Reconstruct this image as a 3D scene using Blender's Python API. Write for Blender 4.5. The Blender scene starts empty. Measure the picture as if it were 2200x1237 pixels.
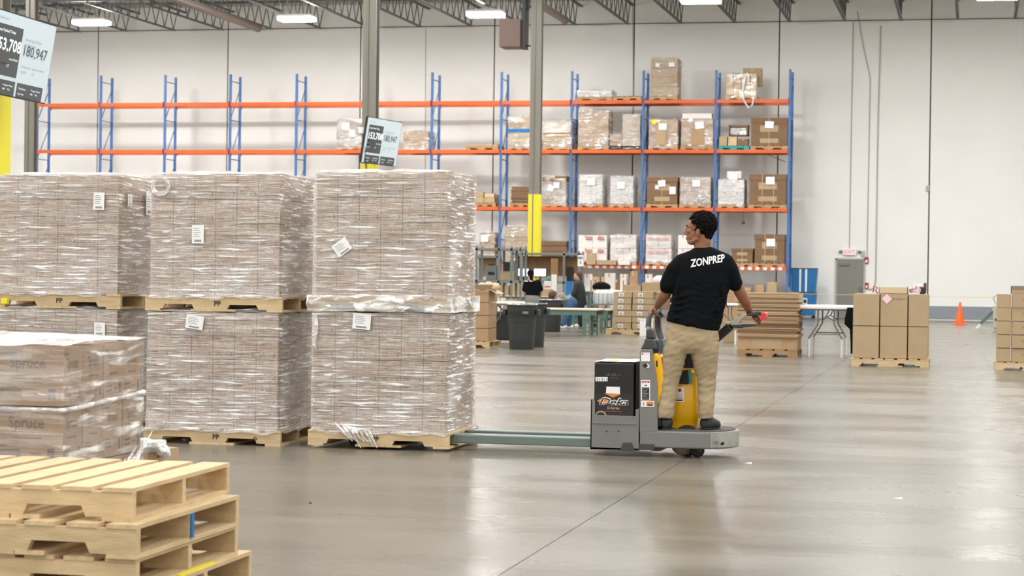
import bpy, bmesh, math, random
from mathutils import Vector, Matrix, noise
from mathutils.bvhtree import BVHTree
random.seed(7)
S = bpy.context.scene
C = S.collection
# ------------------------------------------------------------------ camera
F, CX, CY = 4405.0, 1100.0, 618.5
YAW, PIT, ROL, EYE = .222, .0077, .013, 1.486
_cy, _sy, _cp, _sp, _cr, _sr = math.cos(YAW), math.sin(YAW), math.cos(PIT), math.sin(PIT), math.cos(ROL), math.sin(ROL)
_R = Vector((_cy, _sy, 0)); _FW = Vector((-_sy*_cp, _cy*_cp, -_sp)); _U = Vector((-_sy*_sp, _cy*_sp, _cp))
cam_d = bpy.data.cameras.new('camera'); cam = bpy.data.objects.new('camera', cam_d); C.objects.link(cam)
_xi = _cr*_R + _sr*_U; _yi = -_sr*_R + _cr*_U
_m = Matrix((_xi, _yi, -_FW)).transposed().to_4x4(); _m.translation = (0, 0, EYE)
cam.matrix_world = _m
cam_d.lens = F*36/2200; cam_d.sensor_width = 36; cam_d.clip_end = 400
cam_d.dof.use_dof = True; cam_d.dof.focus_distance = 16.7; cam_d.dof.aperture_fstop = 5.6
S.camera = cam
# ------------------------------------------------------------------ world, exposure
S.view_settings.view_transform = 'Standard'; S.view_settings.look = 'None'
S.view_settings.gamma = 1; S.view_settings.use_curve_mapping = False
S.view_settings.exposure = 0.0
w = bpy.data.worlds.new('world'); S.world = w; w.use_nodes = True
w.node_tree.nodes['Background'].inputs[0].default_value = (1.0, .99, .97, 1)
w.node_tree.nodes['Background'].inputs[1].default_value = WORLD = 1.05
# ceiling high bay lamps: a regular grid, the back row is the one in view
LAMP_W, LAMP_Z, LAMP_DX = 215.0, 9.95, 7.1
_ad = bpy.data.lights.new('high_bay_lamp', 'AREA'); _ad.shape = 'RECTANGLE'; _ad.size = 1.15; _ad.size_y = .6
_ad.energy = LAMP_W; _ad.color = (1.0, .98, .945)
BACK_ROW = [(-30.27, 66.77), (-22.67, 66.59), (-15.96, 66.24), (-8.46, 63.63), (0.54, 63.89)]
for _j, _y in enumerate((67.5, 58.5, 49.5, 40.5, 31.5, 22.5, 13.5, 4.5, -4.5)):
    for _i in range(-1, 8):
        _x = -30.8 + LAMP_DX*_i
        if abs(_x + .26*_y + 2) > 24: continue
        if _j == 0 and 0 <= _i < 5: _x, _y2 = BACK_ROW[_i]
        else: _y2 = _y
        _o = bpy.data.objects.new('high_bay_lamp', _ad); C.objects.link(_o); _o.location = (_x, _y2, LAMP_Z - .02 + (1.2 if _j else 0))

# ------------------------------------------------------------------ measuring helpers: sight line -> world point on a real plane
def ray(px, py):
    a, b = px-CX, py-CY
    u = _cr*a + _sr*b; v = -_sr*a + _cr*b
    return _R*u - _U*v + _FW*F
def G(px, py, z=0.):
    d = ray(px, py); t = (z-EYE)/d.z; return Vector((d.x*t, d.y*t, z))
def onY(px, py, Y):
    d = ray(px, py); t = Y/d.y; return Vector((d.x*t, Y, EYE+d.z*t))
def at(px, py, Z):
    d = ray(px, py); t = Z/F; return Vector((d.x*t, d.y*t, EYE+d.z*t))
def lin(c):
    c /= 255.; return c/12.92 if c <= .04045 else ((c+.055)/1.055)**2.4
def rgb(r, g, b): return (lin(r), lin(g), lin(b), 1)

# ------------------------------------------------------------------ materials
MATS = {}
def mat(name, col, rough=.6, metal=0., spec=.5, noise_amt=0., noise_scale=6., stretch=(1, 1, 1), bump=0., bump_scale=40., rnd=0., emit=None, coat=0.):
    m = bpy.data.materials.new(name); m.use_nodes = True; nt = m.node_tree; N = nt.nodes; L = nt.links
    b = N['Principled BSDF']
    b.inputs['Base Color'].default_value = col; b.inputs['Roughness'].default_value = rough
    b.inputs['Metallic'].default_value = metal; b.inputs['Specular IOR Level'].default_value = spec
    b.inputs['Coat Weight'].default_value = coat
    if emit:
        b.inputs['Emission Color'].default_value = col; b.inputs['Emission Strength'].default_value = emit
    src = None
    if noise_amt or bump:
        tc = N.new('ShaderNodeTexCoord'); mp = N.new('ShaderNodeMapping'); mp.inputs['Scale'].default_value = stretch
        L.new(tc.outputs['Object'], mp.inputs[0])
        oi = N.new('ShaderNodeObjectInfo'); cm = N.new('ShaderNodeVectorMath'); cm.operation = 'ADD'
        mm = N.new('ShaderNodeMath'); mm.operation = 'MULTIPLY'; mm.inputs[1].default_value = 37.
        L.new(oi.outputs['Random'], mm.inputs[0]); L.new(mp.outputs[0], cm.inputs[0]); L.new(mm.outputs[0], cm.inputs[1])
        src = cm.outputs[0]
    if noise_amt or rnd:
        h = N.new('ShaderNodeHueSaturation'); h.inputs['Color'].default_value = col; last = None
        val = N.new('ShaderNodeMath'); val.operation = 'ADD'; val.inputs[0].default_value = 1; val.inputs[1].default_value = 0
        if noise_amt:
            n = N.new('ShaderNodeTexNoise'); n.inputs['Scale'].default_value = noise_scale; n.inputs['Detail'].default_value = 5
            L.new(src, n.inputs['Vector'])
            mr = N.new('ShaderNodeMapRange'); mr.inputs[1].default_value = .3; mr.inputs[2].default_value = .7
            mr.inputs[3].default_value = 1-noise_amt; mr.inputs[4].default_value = 1+noise_amt
            L.new(n.outputs['Fac'], mr.inputs[0]); L.new(mr.outputs[0], val.inputs[0])
        if rnd:
            oi2 = N.new('ShaderNodeObjectInfo'); mr2 = N.new('ShaderNodeMapRange'); mr2.inputs[3].default_value = -rnd; mr2.inputs[4].default_value = rnd
            L.new(oi2.outputs['Random'], mr2.inputs[0]); L.new(mr2.outputs[0], val.inputs[1])
        L.new(val.outputs[0], h.inputs['Value']); L.new(h.outputs[0], b.inputs['Base Color'])
    if bump:
        n2 = N.new('ShaderNodeTexNoise'); n2.inputs['Scale'].default_value = bump_scale; n2.inputs['Detail'].default_value = 4
        L.new(src, n2.inputs['Vector']); bp = N.new('ShaderNodeBump'); bp.inputs['Strength'].default_value = bump; bp.inputs['Distance'].default_value = .01
        L.new(n2.outputs['Fac'], bp.inputs['Height']); L.new(bp.outputs[0], b.inputs['Normal'])
    MATS[name] = m; return m
mat('wall_paint', rgb(240, 239, 235), .7, noise_amt=.025, noise_scale=.5, bump=.12, bump_scale=12)
mat('seam_dark', rgb(60, 58, 54), .8)
mat('band_grey', rgb(140, 146, 152), .6, noise_amt=.05)
mat('ceiling_deck', rgb(196, 194, 188), .6)
mat('joist_steel', rgb(98, 100, 98), .5, metal=.3)
mat('column_steel', rgb(138, 134, 123), .4, metal=.25, noise_amt=.06, noise_scale=3, stretch=(4, 4, .5))
mat('yellow_guard', rgb(238, 224, 44), .45)
mat('rack_blue', rgb(66, 112, 172), .4, noise_amt=.08, noise_scale=4)
mat('rack_orange', rgb(212, 98, 42), .4, noise_amt=.08, noise_scale=3)
mat('white_paint', rgb(232, 230, 224), .5)
mat('card', rgb(176, 144, 110), .8, noise_amt=.06, noise_scale=5, rnd=.05, bump=.1, bump_scale=30)
mat('card_grey', rgb(180, 148, 116), .8, noise_amt=.05, noise_scale=5, rnd=.06)
mat('card_tan', rgb(178, 154, 120), .75, noise_amt=.04, noise_scale=3, rnd=.03)
mat('card_dark', rgb(128, 100, 74), .85, noise_amt=.08, noise_scale=4, rnd=.06)
mat('card_light', rgb(208, 184, 150), .8, noise_amt=.05, rnd=.05)
mat('card_white', rgb(228, 222, 218), .7, rnd=.02)
mat('tape', rgb(196, 168, 126), .35)
mat('print_brown', rgb(124, 102, 82), .8)
mat('print_dark', rgb(52, 44, 38), .8)
mat('wood', rgb(206, 180, 138), .7, noise_amt=.13, noise_scale=5, stretch=(1.2, 6, 6), rnd=.09, bump=.25, bump_scale=30)
mat('wood_long', rgb(208, 182, 140), .7, noise_amt=.13, noise_scale=5, stretch=(6, 1.2, 6), rnd=.1, bump=.25, bump_scale=30)
mat('wood_dark', rgb(176, 142, 102), .8, noise_amt=.12, noise_scale=5, rnd=.1)
mat('paper', rgb(240, 240, 238), .5)
mat('paper_pink', rgb(240, 205, 205), .5)
mat('plate_grey', rgb(124, 124, 120), .38, metal=.1, noise_amt=.05, noise_scale=4, bump=.04)
mat('worn_metal', rgb(168, 170, 162), .3, metal=.6, noise_amt=.25, noise_scale=9, stretch=(1, 1, .4))
mat('fork_steel', rgb(120, 134, 128), .35, metal=.35, noise_amt=.08, noise_scale=5, stretch=(.5, 3, 3))
mat('tread_grey', rgb(92, 88, 82), .8, bump=.6, bump_scale=90)
mat('black_plastic', rgb(36, 36, 36), .4)
mat('battery_black', rgb(30, 30, 30), .32, noise_amt=.1)
mat('hood_yellow', rgb(246, 186, 8), .28, coat=.4)
mat('blue_grey_plastic', rgb(104, 122, 134), .4)
mat('handle_beige', rgb(186, 182, 162), .45)
mat('dark_grey_plastic', rgb(54, 58, 57), .45)
mat('red_plastic', rgb(226, 58, 56), .4)
mat('teal_plastic', rgb(40, 150, 152), .4)
mat('rubber', rgb(28, 26, 24), .6)
mat('hub_beige', rgb(160, 148, 120), .5, noise_amt=.2, noise_scale=20)
mat('orange_print', rgb(222, 130, 50), .5)
mat('label_black', rgb(40, 36, 34), .45)
mat('skin', rgb(146, 98, 69), .55, noise_amt=.05, noise_scale=14)
mat('skin_light', rgb(196, 150, 124), .6)
mat('hair_black', rgb(13, 11, 11), .9, spec=.15, bump=.6, bump_scale=160)
mat('hair_brown', rgb(84, 56, 44), .7)
mat('shirt_black', rgb(9, 13, 16), .9, spec=.15, bump=.15, bump_scale=60)
mat('khaki', rgb(168, 150, 120), .9, spec=.2, noise_amt=.05, noise_scale=8, bump=.2, bump_scale=25)
mat('shoe_black', rgb(34, 38, 40), .5)
mat('jeans', rgb(60, 88, 122), .85, noise_amt=.1)
mat('olive', rgb(44, 50, 44), .85)
mat('grey_cloth', rgb(136, 136, 130), .85)
mat('dark_trousers', rgb(40, 36, 46), .85)
mat('print_white', rgb(236, 236, 232), .6)
mat('shelf_grey', rgb(122, 126, 124), .5, metal=.2)
mat('bench_green', rgb(92, 118, 106), .5, noise_amt=.06)
mat('board_brown', rgb(158, 124, 84), .75, noise_amt=.1, noise_scale=3)
mat('bench_top', rgb(216, 206, 182), .6)
mat('can_grey', rgb(50, 53, 52), .5, noise_amt=.08, noise_scale=3)
mat('table_white', rgb(236, 236, 234), .4)
mat('leg_grey', rgb(120, 122, 120), .4, metal=.3)
mat('blue_cloth', rgb(24, 108, 168), .5, noise_amt=.1, noise_scale=5)
mat('cone_orange', rgb(250, 96, 16), .45)
mat('door_grey', rgb(132, 130, 122), .5)
mat('exit_red', rgb(255, 90, 90), .4, emit=1.2)
mat('alarm_red', rgb(170, 40, 40), .4)
mat('conduit_grey', rgb(176, 176, 170), .4)
mat('heater_brown', rgb(120, 98, 88), .45)
mat('pipe_brown', rgb(124, 108, 98), .45)
mat('wrap_white', rgb(220, 222, 222), .4)
mat('tape_yellow', rgb(224, 216, 140), .5)
mat('floral', rgb(220, 200, 204), .7)
mat('lamp_glow', (1, .98, .95, 1), .5, emit=80.)
mat('monitor_glow', (.80, .93, 1, 1), .4, emit=1.5)
mat('tv_light', rgb(200, 213, 218), .3, emit=.3)
mat('eye_white', rgb(150, 132, 120), .4)
mat('tv_dark', rgb(36, 50, 58), .15, coat=.5)
mat('tv_text', rgb(236, 244, 246), .3, emit=.6)
mat('tv_text_dark', rgb(60, 76, 90), .3)
mat('tv_text_faint', rgb(150, 168, 178), .3)
mat('blade_grey', rgb(64, 64, 62), .5)
mat('barcode', rgb(150, 150, 150), .5)

def film_material(name, haze, gloss, streak=(2.2, 2.2, 34.), tint=(.95, .93, .9, 1), bd=.012, rot=0.):
    """clear stretch film: see-through, glossy creases, milky folds, with glints and side sheen painted in as white haze"""
    m = bpy.data.materials.new(name); m.use_nodes = True; nt = m.node_tree; N = nt.nodes; L = nt.links
    N.remove(N['Principled BSDF']); out = N['Material Output']
    tc = N.new('ShaderNodeTexCoord'); mp = N.new('ShaderNodeMapping'); mp.inputs['Scale'].default_value = streak; mp.inputs['Rotation'].default_value = (rot, rot*.6, 0)
    L.new(tc.outputs['Object'], mp.inputs[0])
    n1 = N.new('ShaderNodeTexNoise'); n1.inputs['Scale'].default_value = 1.6; n1.inputs['Detail'].default_value = 6; n1.inputs['Distortion'].default_value = .6
    L.new(mp.outputs[0], n1.inputs['Vector'])
    n3 = N.new('ShaderNodeTexNoise'); n3.inputs['Scale'].default_value = 2.3; n3.inputs['Detail'].default_value = 3
    L.new(tc.outputs['Object'], n3.inputs['Vector'])
    bp = N.new('ShaderNodeBump'); bp.inputs['Strength'].default_value = 1.; bp.inputs['Distance'].default_value = bd
    L.new(n1.outputs['Fac'], bp.inputs['Height'])
    tr = N.new('ShaderNodeBsdfTransparent'); tr.inputs[0].default_value = (.97, .97, .97, 1)
    gl = N.new('ShaderNodeBsdfAnisotropic' if False else 'ShaderNodeBsdfGlossy'); gl.inputs['Roughness'].default_value = .1
    L.new(bp.outputs[0], gl.inputs['Normal'])
    di = N.new('ShaderNodeBsdfDiffuse'); di.inputs[0].default_value = tint
    mr = N.new('ShaderNodeMapRange'); mr.inputs[1].default_value = .54; mr.inputs[2].default_value = .68
    mr.inputs[3].default_value = haze*.3; mr.inputs[4].default_value = haze*3.4  # narrow white streaks: milky folds, and glints painted into the diffuse colour
    L.new(n1.outputs['Fac'], mr.inputs[0])
    m2 = N.new('ShaderNodeMapRange'); m2.inputs[1].default_value = .4; m2.inputs[2].default_value = .62
    m2.inputs[3].default_value = .3; m2.inputs[4].default_value = 1.6  # large patches gather the painted glints into clusters
    L.new(n3.outputs['Fac'], m2.inputs[0])
    mu = N.new('ShaderNodeMath'); mu.operation = 'MULTIPLY'; mu.use_clamp = True
    lw = N.new('ShaderNodeLayerWeight'); lw.inputs[0].default_value = .5
    m3 = N.new('ShaderNodeMapRange'); m3.inputs[1].default_value = .3; m3.inputs[2].default_value = .8; m3.inputs[3].default_value = 1.; m3.inputs[4].default_value = 3.4  # whiter on faces seen edge-on: a sheen painted into the haze
    L.new(lw.outputs['Facing'], m3.inputs[0]); m4 = N.new('ShaderNodeMath'); m4.operation = 'MULTIPLY'
    L.new(mr.outputs[0], m4.inputs[0]); L.new(m3.outputs[0], m4.inputs[1]); L.new(m4.outputs[0], mu.inputs[0]); L.new(m2.outputs[0], mu.inputs[1])
    a = N.new('ShaderNodeMixShader'); a.inputs[0].default_value = gloss
    L.new(tr.outputs[0], a.inputs[1]); L.new(gl.outputs[0], a.inputs[2])
    b = N.new('ShaderNodeMixShader'); L.new(mu.outputs[0], b.inputs[0]); L.new(a.outputs[0], b.inputs[1]); L.new(di.outputs[0], b.inputs[2])
    L.new(b.outputs[0], out.inputs[0]); MATS[name] = m; return m
film_material('film', .3, .3, (2.2, 2.2, 34.), bd=.014)
film_material('film_dense', .75, .3, (5, 5, 14), bd=.03)
film_material('film_front', .17, .25, (1.2, 1.2, 12.), bd=.015, rot=.12)

def floor_material():
    m = bpy.data.materials.new('polished_concrete'); m.use_nodes = True; nt = m.node_tree; N = nt.nodes; L = nt.links; b = N['Principled BSDF']
    tc = N.new('ShaderNodeTexCoord')
    n1 = N.new('ShaderNodeTexNoise'); n1.inputs['Scale'].default_value = .55; n1.inputs['Detail'].default_value = 7; n1.inputs['Distortion'].default_value = .4
    mp = N.new('ShaderNodeMapping'); mp.inputs['Scale'].default_value = (.6, 1.6, 1); L.new(tc.outputs['Object'], mp.inputs[0]); L.new(mp.outputs[0], n1.inputs['Vector'])
    n2 = N.new('ShaderNodeTexNoise'); n2.inputs['Scale'].default_value = 9; n2.inputs['Detail'].default_value = 8; L.new(tc.outputs['Object'], n2.inputs['Vector'])
    cr = N.new('ShaderNodeValToRGB'); e = cr.color_ramp.elements
    e[0].position = .3; e[0].color = rgb(106, 101, 90); e[1].position = .7; e[1].color = rgb(131, 124, 111)
    mx = N.new('ShaderNodeMix'); mx.data_type = 'FLOAT'; mx.inputs[0].default_value = .25
    L.new(n1.outputs['Fac'], mx.inputs[2]); L.new(n2.outputs['Fac'], mx.inputs[3]); L.new(mx.outputs[0], cr.inputs[0]); L.new(cr.outputs[0], b.inputs['Base Color'])
    mr = N.new('ShaderNodeMapRange'); mr.inputs[1].default_value = .35; mr.inputs[2].default_value = .65; mr.inputs[3].default_value = .2; mr.inputs[4].default_value = .32
    L.new(n1.outputs['Fac'], mr.inputs[0]); L.new(mr.outputs[0], b.inputs['Roughness'])
    b.inputs['Specular IOR Level'].default_value = .24
    bp = N.new('ShaderNodeBump'); bp.inputs['Strength'].default_value = .04; bp.inputs['Distance'].default_value = .01
    L.new(n2.outputs['Fac'], bp.inputs['Height']); L.new(bp.outputs[0], b.inputs['Normal'])
    MATS['concrete'] = m
floor_material()

# ------------------------------------------------------------------ mesh building
_text = {}
def text_mesh(s, shear=0., bold=0.):
    k = (s, shear, bold)
    if k not in _text:
        cu = bpy.data.curves.new('t', 'FONT'); cu.body = s; cu.size = 1; cu.resolution_u = 2; cu.shear = shear; cu.offset = bold; cu.fill_mode = 'FRONT'
        o = bpy.data.objects.new('t', cu); C.objects.link(o)
        me = bpy.data.meshes.new_from_object(o)
        _text[k] = ([v.co.copy() for v in me.vertices], [tuple(p.vertices) for p in me.polygons])
        bpy.data.objects.remove(o); bpy.data.meshes.remove(me)
    return _text[k]
class MB:
    def __init__(s): s.v = []; s.f = []; s.m = []; s.tf = None
    def add(s, vs, fs, mi=0):
        n = len(s.v); s.v += [Vector(v) for v in vs]; s.f += [tuple(i+n for i in f) for f in fs]; s.m += [mi]*len(fs); return s
    def box(s, x0, x1, y0, y1, z0, z1, mi=0, taper=0.):
        t = taper
        return s.add([(x0+t, y0+t, z0), (x1-t, y0+t, z0), (x1-t, y1-t, z0), (x0+t, y1-t, z0), (x0, y0, z1), (x1, y0, z1), (x1, y1, z1), (x0, y1, z1)],
                     [(0, 3, 2, 1), (4, 5, 6, 7), (0, 1, 5, 4), (1, 2, 6, 5), (2, 3, 7, 6), (3, 0, 4, 7)], mi)
    def bar(s, p, q, w, h, mi=0, up=(0, 0, 1)):
        p, q = Vector(p), Vector(q); t = (q-p).normalized(); u = Vector(up)
        if abs(t.dot(u)) > .98: u = Vector((0, 1, 0))
        a = t.cross(u).normalized()*w/2; b = a.cross(t).normalized()*h/2
        vs = [p-a-b, p+a-b, p+a+b, p-a+b, q-a-b, q+a-b, q+a+b, q-a+b]
        return s.add(vs, [(0, 3, 2, 1), (4, 5, 6, 7), (0, 1, 5, 4), (1, 2, 6, 5), (2, 3, 7, 6), (3, 0, 4, 7)], mi)
    def tube(s, pts, r, n=8, mi=0, cap=True):
        pts = [Vector(p) for p in pts]; rs = r if isinstance(r, (list, tuple)) else [r]*len(pts); rings = []; a = None
        for i, p in enumerate(pts):
            t = (pts[min(i+1, len(pts)-1)]-pts[max(i-1, 0)]).normalized()
            if a is None:
                a = t.cross(Vector((0, 0, 1)) if abs(t.z) < .9 else Vector((1, 0, 0))).normalized()
            else: a = (a-t*a.dot(t)).normalized()
            b = t.cross(a); rings.append([p+(a*math.cos(2*math.pi*k/n)+b*math.sin(2*math.pi*k/n))*rs[i] for k in range(n)])
        vs = [v for g in rings for v in g]; fs = []
        for i in range(len(pts)-1):
            for k in range(n): fs.append((i*n+k, i*n+(k+1) % n, (i+1)*n+(k+1) % n, (i+1)*n+k))
        if cap: fs += [tuple(reversed(range(n))), tuple(range((len(pts)-1)*n, len(pts)*n))]
        return s.add(vs, fs, mi)
    def lathe(s, c, prof, n=24, mi=0, axis='z', close=True):
        c = Vector(c); vs = []; fs = []
        for r, h in prof:
            for k in range(n):
                a = 2*math.pi*k/n; p = (r*math.cos(a), r*math.sin(a), h)
                if axis == 'y': p = (p[0], p[2], p[1])
                if axis == 'x': p = (p[2], p[0], p[1])
                vs.append(c+Vector(p))
        for i in range(len(prof)-1):
            for k in range(n): fs.append((i*n+k, i*n+(k+1) % n, (i+1)*n+(k+1) % n, (i+1)*n+k))
        if close: fs += [tuple(reversed(range(n))), tuple(range((len(prof)-1)*n, len(prof)*n))]
        return s.add(vs, fs, mi)
    def prism(s, poly, y0, y1, mi=0, axis='y'):
        n = len(poly)
        if axis == 'y': vs = [(x, y0, z) for x, z in poly]+[(x, y1, z) for x, z in poly]
        elif axis == 'z': vs = [(x, y, y0) for x, y in poly]+[(x, y, y1) for x, y in poly]
        else: vs = [(y0, a, b) for a, b in poly]+[(y1, a, b) for a, b in poly]
        return s.add(vs, [tuple(range(n)), tuple(reversed(range(n, 2*n)))]+[(i, i+n, (i+1) % n+n, (i+1) % n) for i in range(n)], mi)
    def text(s, t, o, size, xd=(1, 0, 0), yd=(0, 0, 1), mi=0, shear=0., bold=0., width=None, center=False, xs=1.):
        v, f = text_mesh(t, shear, bold)
        if not v: return s
        mx = max(p.x for p in v); mn = min(p.x for p in v); sx = size*xs
        if width: sx = width/(mx-mn)
        off = (mx+mn)/2 if center else mn
        o, xd, yd = Vector(o), Vector(xd), Vector(yd)
        return s.add([o+xd*((p.x-off)*sx)+yd*(p.y*size) for p in v], f, mi)
    def mesh(s, name, mats):
        me = bpy.data.meshes.new(name); me.from_pydata([tuple(v) for v in s.v], [], s.f)
        for m in mats: me.materials.append(MATS[m])
        me.polygons.foreach_set('material_index', s.m); me.update(); return me
    def build(s, name, mats, parent=None, smooth=False, bevel=0., fix=True, loc=None):
        if isinstance(mats, str): mats = [mats]
        me = s.mesh(name, mats)
        if fix:
            bm = bmesh.new(); bm.from_mesh(me); bmesh.ops.recalc_face_normals(bm, faces=bm.faces); bm.to_mesh(me); bm.free()
        o = put(name, me, parent, loc)
        if smooth: smooth_mesh(me)
        if bevel:
            md = o.modifiers.new('bevel', 'BEVEL'); md.width = bevel; md.segments = 2; md.limit_method = 'ANGLE'
        return o
def smooth_mesh(me, ang=.7):
    me.polygons.foreach_set('use_smooth', [True]*len(me.polygons))
    if ang:
        try: me.set_sharp_from_angle(angle=ang)
        except Exception: pass
    me.update()
def put(name, me, parent=None, loc=None, rot=None):
    o = bpy.data.objects.new(name, me); C.objects.link(o)
    if parent is not None: o.parent = parent
    if loc is not None: o.location = loc
    if rot is not None: o.rotation_euler = rot
    return o
def tag(o, label=None, cat=None, group=None, kind=None):
    if label: o['label'] = label
    if cat: o['category'] = cat
    if group: o['group'] = group
    if kind: o['kind'] = kind
    return o
def thing(name, label, cat, loc=(0, 0, 0), rz=0., group=None):
    o = bpy.data.objects.new(name, None); C.objects.link(o); o.location = loc; o.rotation_euler = (0, 0, rz); o.empty_display_size = .1
    return tag(o, label, cat, group)
def struct(o): o['kind'] = 'structure'; return o

# ------------------------------------------------------------------ the building shell
YW = 72.86          # back wall
fl = MB()
fl.box(-48, 34, -12, YW+.3, -.12, -.02)
f0 = struct(fl.build('floor', 'seam_dark'))
_fx = G(1070, 1237).x
for i in range(-6, 5):
    for j in range(6):
        x0, y0 = _fx+7.43*i, -12+14.3*j
        MB().box(x0+.003, x0+7.427, y0+.002, min(y0+14.298, YW+.2), -.02, 0).build('floor_slab', 'concrete', f0)
wb = struct(MB().box(-48, 32, YW+.08, YW+.2, 0, 12.5).build('wall_back', 'seam_dark'))
seams = [-47.9+5.2*0] + [-32.75-5.2*2, -32.75-5.2] + [-32.75, -27.51, -22.31, -17.22, -12.07, -6.87, -1.6] + [-1.6+5.2*k for k in range(1, 7)]
for a, b in zip(seams[:-1], seams[1:]):
    MB().box(a+.022, b-.022, YW, YW+.08, 0, 12.5).build('wall_panel', 'wall_paint', wb, bevel=.01)
MB().box(-1.57, 32, YW-.03, YW-.001, .06, .5).build('baseboard_back', 'band_grey').__setitem__('kind', 'structure')
ce = struct(MB().box(-48, 32, 66.5, YW+.3, 11.35, 11.5).build('ceiling', 'ceiling_deck'))
rb = MB()
for i in range(0, 400): rb.box(-48+.2*i, -48+.2*i+.1, 66.5, YW+.2, 11.31, 11.35)
rb.build('deck_rib', 'ceiling_deck', ce, fix=False)['kind'] = 'stuff'
# open web joists, running front to back
jm = MB()
JY0, JY1 = 64., YW-1.1
for dx in (-.035, .035):
    jm.box(dx-.022, dx+.022, JY0, JY1, 0, .045); jm.box(dx-.022, dx+.022, JY0, YW-.01, .79, .84)
y = JY1-.15; k = 0
while y > JY0:
    jm.tube([(0, y, .02), (0, y+.42, .8)], .018, 5); jm.tube([(0, y, .02), (0, y-.42, .8)], .018, 5); y -= .84
jme = jm.mesh('roof_joist', ['joist_steel'])
JX = []
ORD = 'first second third fourth fifth sixth seventh eighth ninth tenth eleventh twelfth thirteenth fourteenth fifteenth sixteenth seventeenth eighteenth nineteenth twentieth twenty-first twenty-second twenty-third twenty-fourth twenty-fifth twenty-sixth twenty-seventh twenty-eighth twenty-ninth thirtieth thirty-first thirty-second thirty-third thirty-fourth thirty-fifth'.split()
for i in range(23):
    x = -38.7+1.9*i; JX.append(x)
for i, x in enumerate(JX):
    o = put('roof_joist', jme, None, (x, 0, 10.3)); tag(o, f'open web steel roof joist, {ORD[i]} from left of those meeting the back wall', 'joist', 'parallel roof joists under the ceiling deck')
def span_pipe(name, pa, pb, r, m, label, cat, n=8):
    o = MB().tube([pa, pb], r, n).build(name, m, smooth=True); return tag(o, label, cat)
span_pipe('bridging_girder', (-44, 69.3, 10.98), (24, 69.3, 10.98), .05, 'joist_steel', 'long dark steel bridging pipe crossing under the roof joists near the wall', 'pipe')
span_pipe('sprinkler_pipe', (-44, 66.6, 10.78), (24, 66.6, 10.78), .045, 'joist_steel', 'lower dark sprinkler pipe running across below the roof joists', 'pipe')
bg = thing('joist_girder', 'deep trussed girder crossing the joists at top left of the hall', 'girder', (0, 64.9, 10.5))
g = MB(); g.box(-44, -14, -.06, .06, 0, .1).build('bottom_chord', 'joist_steel', bg)
g = MB(); g.box(-44, -14, -.06, .06, .72, .8).build('top_chord', 'joist_steel', bg)
for i in range(32):
    x = -43.5+.95*i
    MB().tube([(x, 0, .05), (x+.42, 0, .74)], .022, 5).tube([(x+.42, 0, .74), (x+.9, 0, .05)], .022, 5).build('web_bar', 'joist_steel', bg)
a_, b_ = onY(30, 56, YW-.12), onY(2200, 18, YW-.12)
span_pipe('wall_conduit', (a_.x, YW-.05, 10.46), (b_.x+3, YW-.05, 10.46), .016, 'blade_grey', 'thin dark cable run horizontally along the top of the back wall', 'cable', 6)
for (px, py, L_, lab) in ((1213, 43, 8, 'short brown round duct ending above the right column'), (554, 60, 9, 'brown round duct ending in a cap at upper left')):
    e = G(px, py, 10.15)
    t = thing('heating_duct', lab, 'duct', (e.x, e.y, 0))
    MB().tube([(0, 0, 10.15), (0, -L_, 10.15)], .13, 14).build('duct_tube', 'pipe_brown', t, smooth=True)
    MB().tube([(0, .04, 10.15), (0, -.05, 10.15)], .15, 14).build('end_cap', 'pipe_brown', t, smooth=True)
    for d in (1, 4): MB().tube([(0, -d, 10.25), (0, -d, 10.5)], .01, 5).build('hanger_rod', 'joist_steel', t)
# lamps
LN = ['leftmost of the lit high bay lamps by the back wall', 'lit high bay lamp second from the left near the back wall', 'lit high bay lamp just left of the brown unit heater', 'lit high bay lamp above the racks right of the right column', 'lit high bay lamp at the far upper right near the ceiling']
for i in range(5):
    t = thing('high_bay_light', LN[i], 'light', (*BACK_ROW[i], LAMP_Z), 0, 'high bay lamps in the row by the wall')
    MB().box(-.62, .62, -.33, .33, .12, .2).build('housing', 'white_paint', t, bevel=.02)
    MB().box(-.6, .6, -.31, .31, 0, .12).build('diffuser', 'lamp_glow', t, bevel=.02)
    for sx in (-.5, .5): MB().tube([(sx, 0, .2), (sx, 0, 11.33-LAMP_Z)], .008, 5).build('hanger_rod', 'joist_steel', t)
# columns: wide flange steel with a yellow guard below
def column(px, py, Y, lab, half=.15, gtop=3.66):
    b = onY(px, py, Y)
    t = thing('steel_column', lab, 'column', (b.x, Y, 0))
    m = MB()
    m.box(-half, half, -.15, -.135, 0, 11.3); m.box(-half, half, .135, .15, 0, 11.3); m.box(-.008, .008, -.135, .135, 0, 11.3)
    m.box(-half, -half+.03, -.135, -.08, 0, 11.3); m.box(half-.03, half, -.135, -.08, 0, 11.3)
    m.tube([(-.03, -.17, 0), (-.03, -.17, 11.3)], .018, 6)
    m.build('column_shaft', 'column_steel', t)
    gm = MB(); gm.box(-half-.01, -.045, -.172, -.152, 0, gtop); gm.box(-.015, half+.01, -.172, -.152, 0, gtop)
    gm.box(half, half+.012, -.152, .16, 0, gtop); gm.box(-half-.012, -half, -.152, .16, 0, gtop)
    gm.build('yellow_guard', 'yellow_guard', t, bevel=.004)
    MB().box(-.25, .25, -.25, .25, 0, .03).build('base_plate', 'column_steel', t)
    return t
column(795, 300, 44.1, 'grey steel column with yellow base guard behind the right wrapped stack', gtop=3.86)
column(1151, 300, 62., 'grey steel column with tall yellow guard standing by the workstation', half=.165, gtop=3.9)
column(66, 300, 60., 'grey steel column beside the left hanging screen, in front of the racks')
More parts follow.
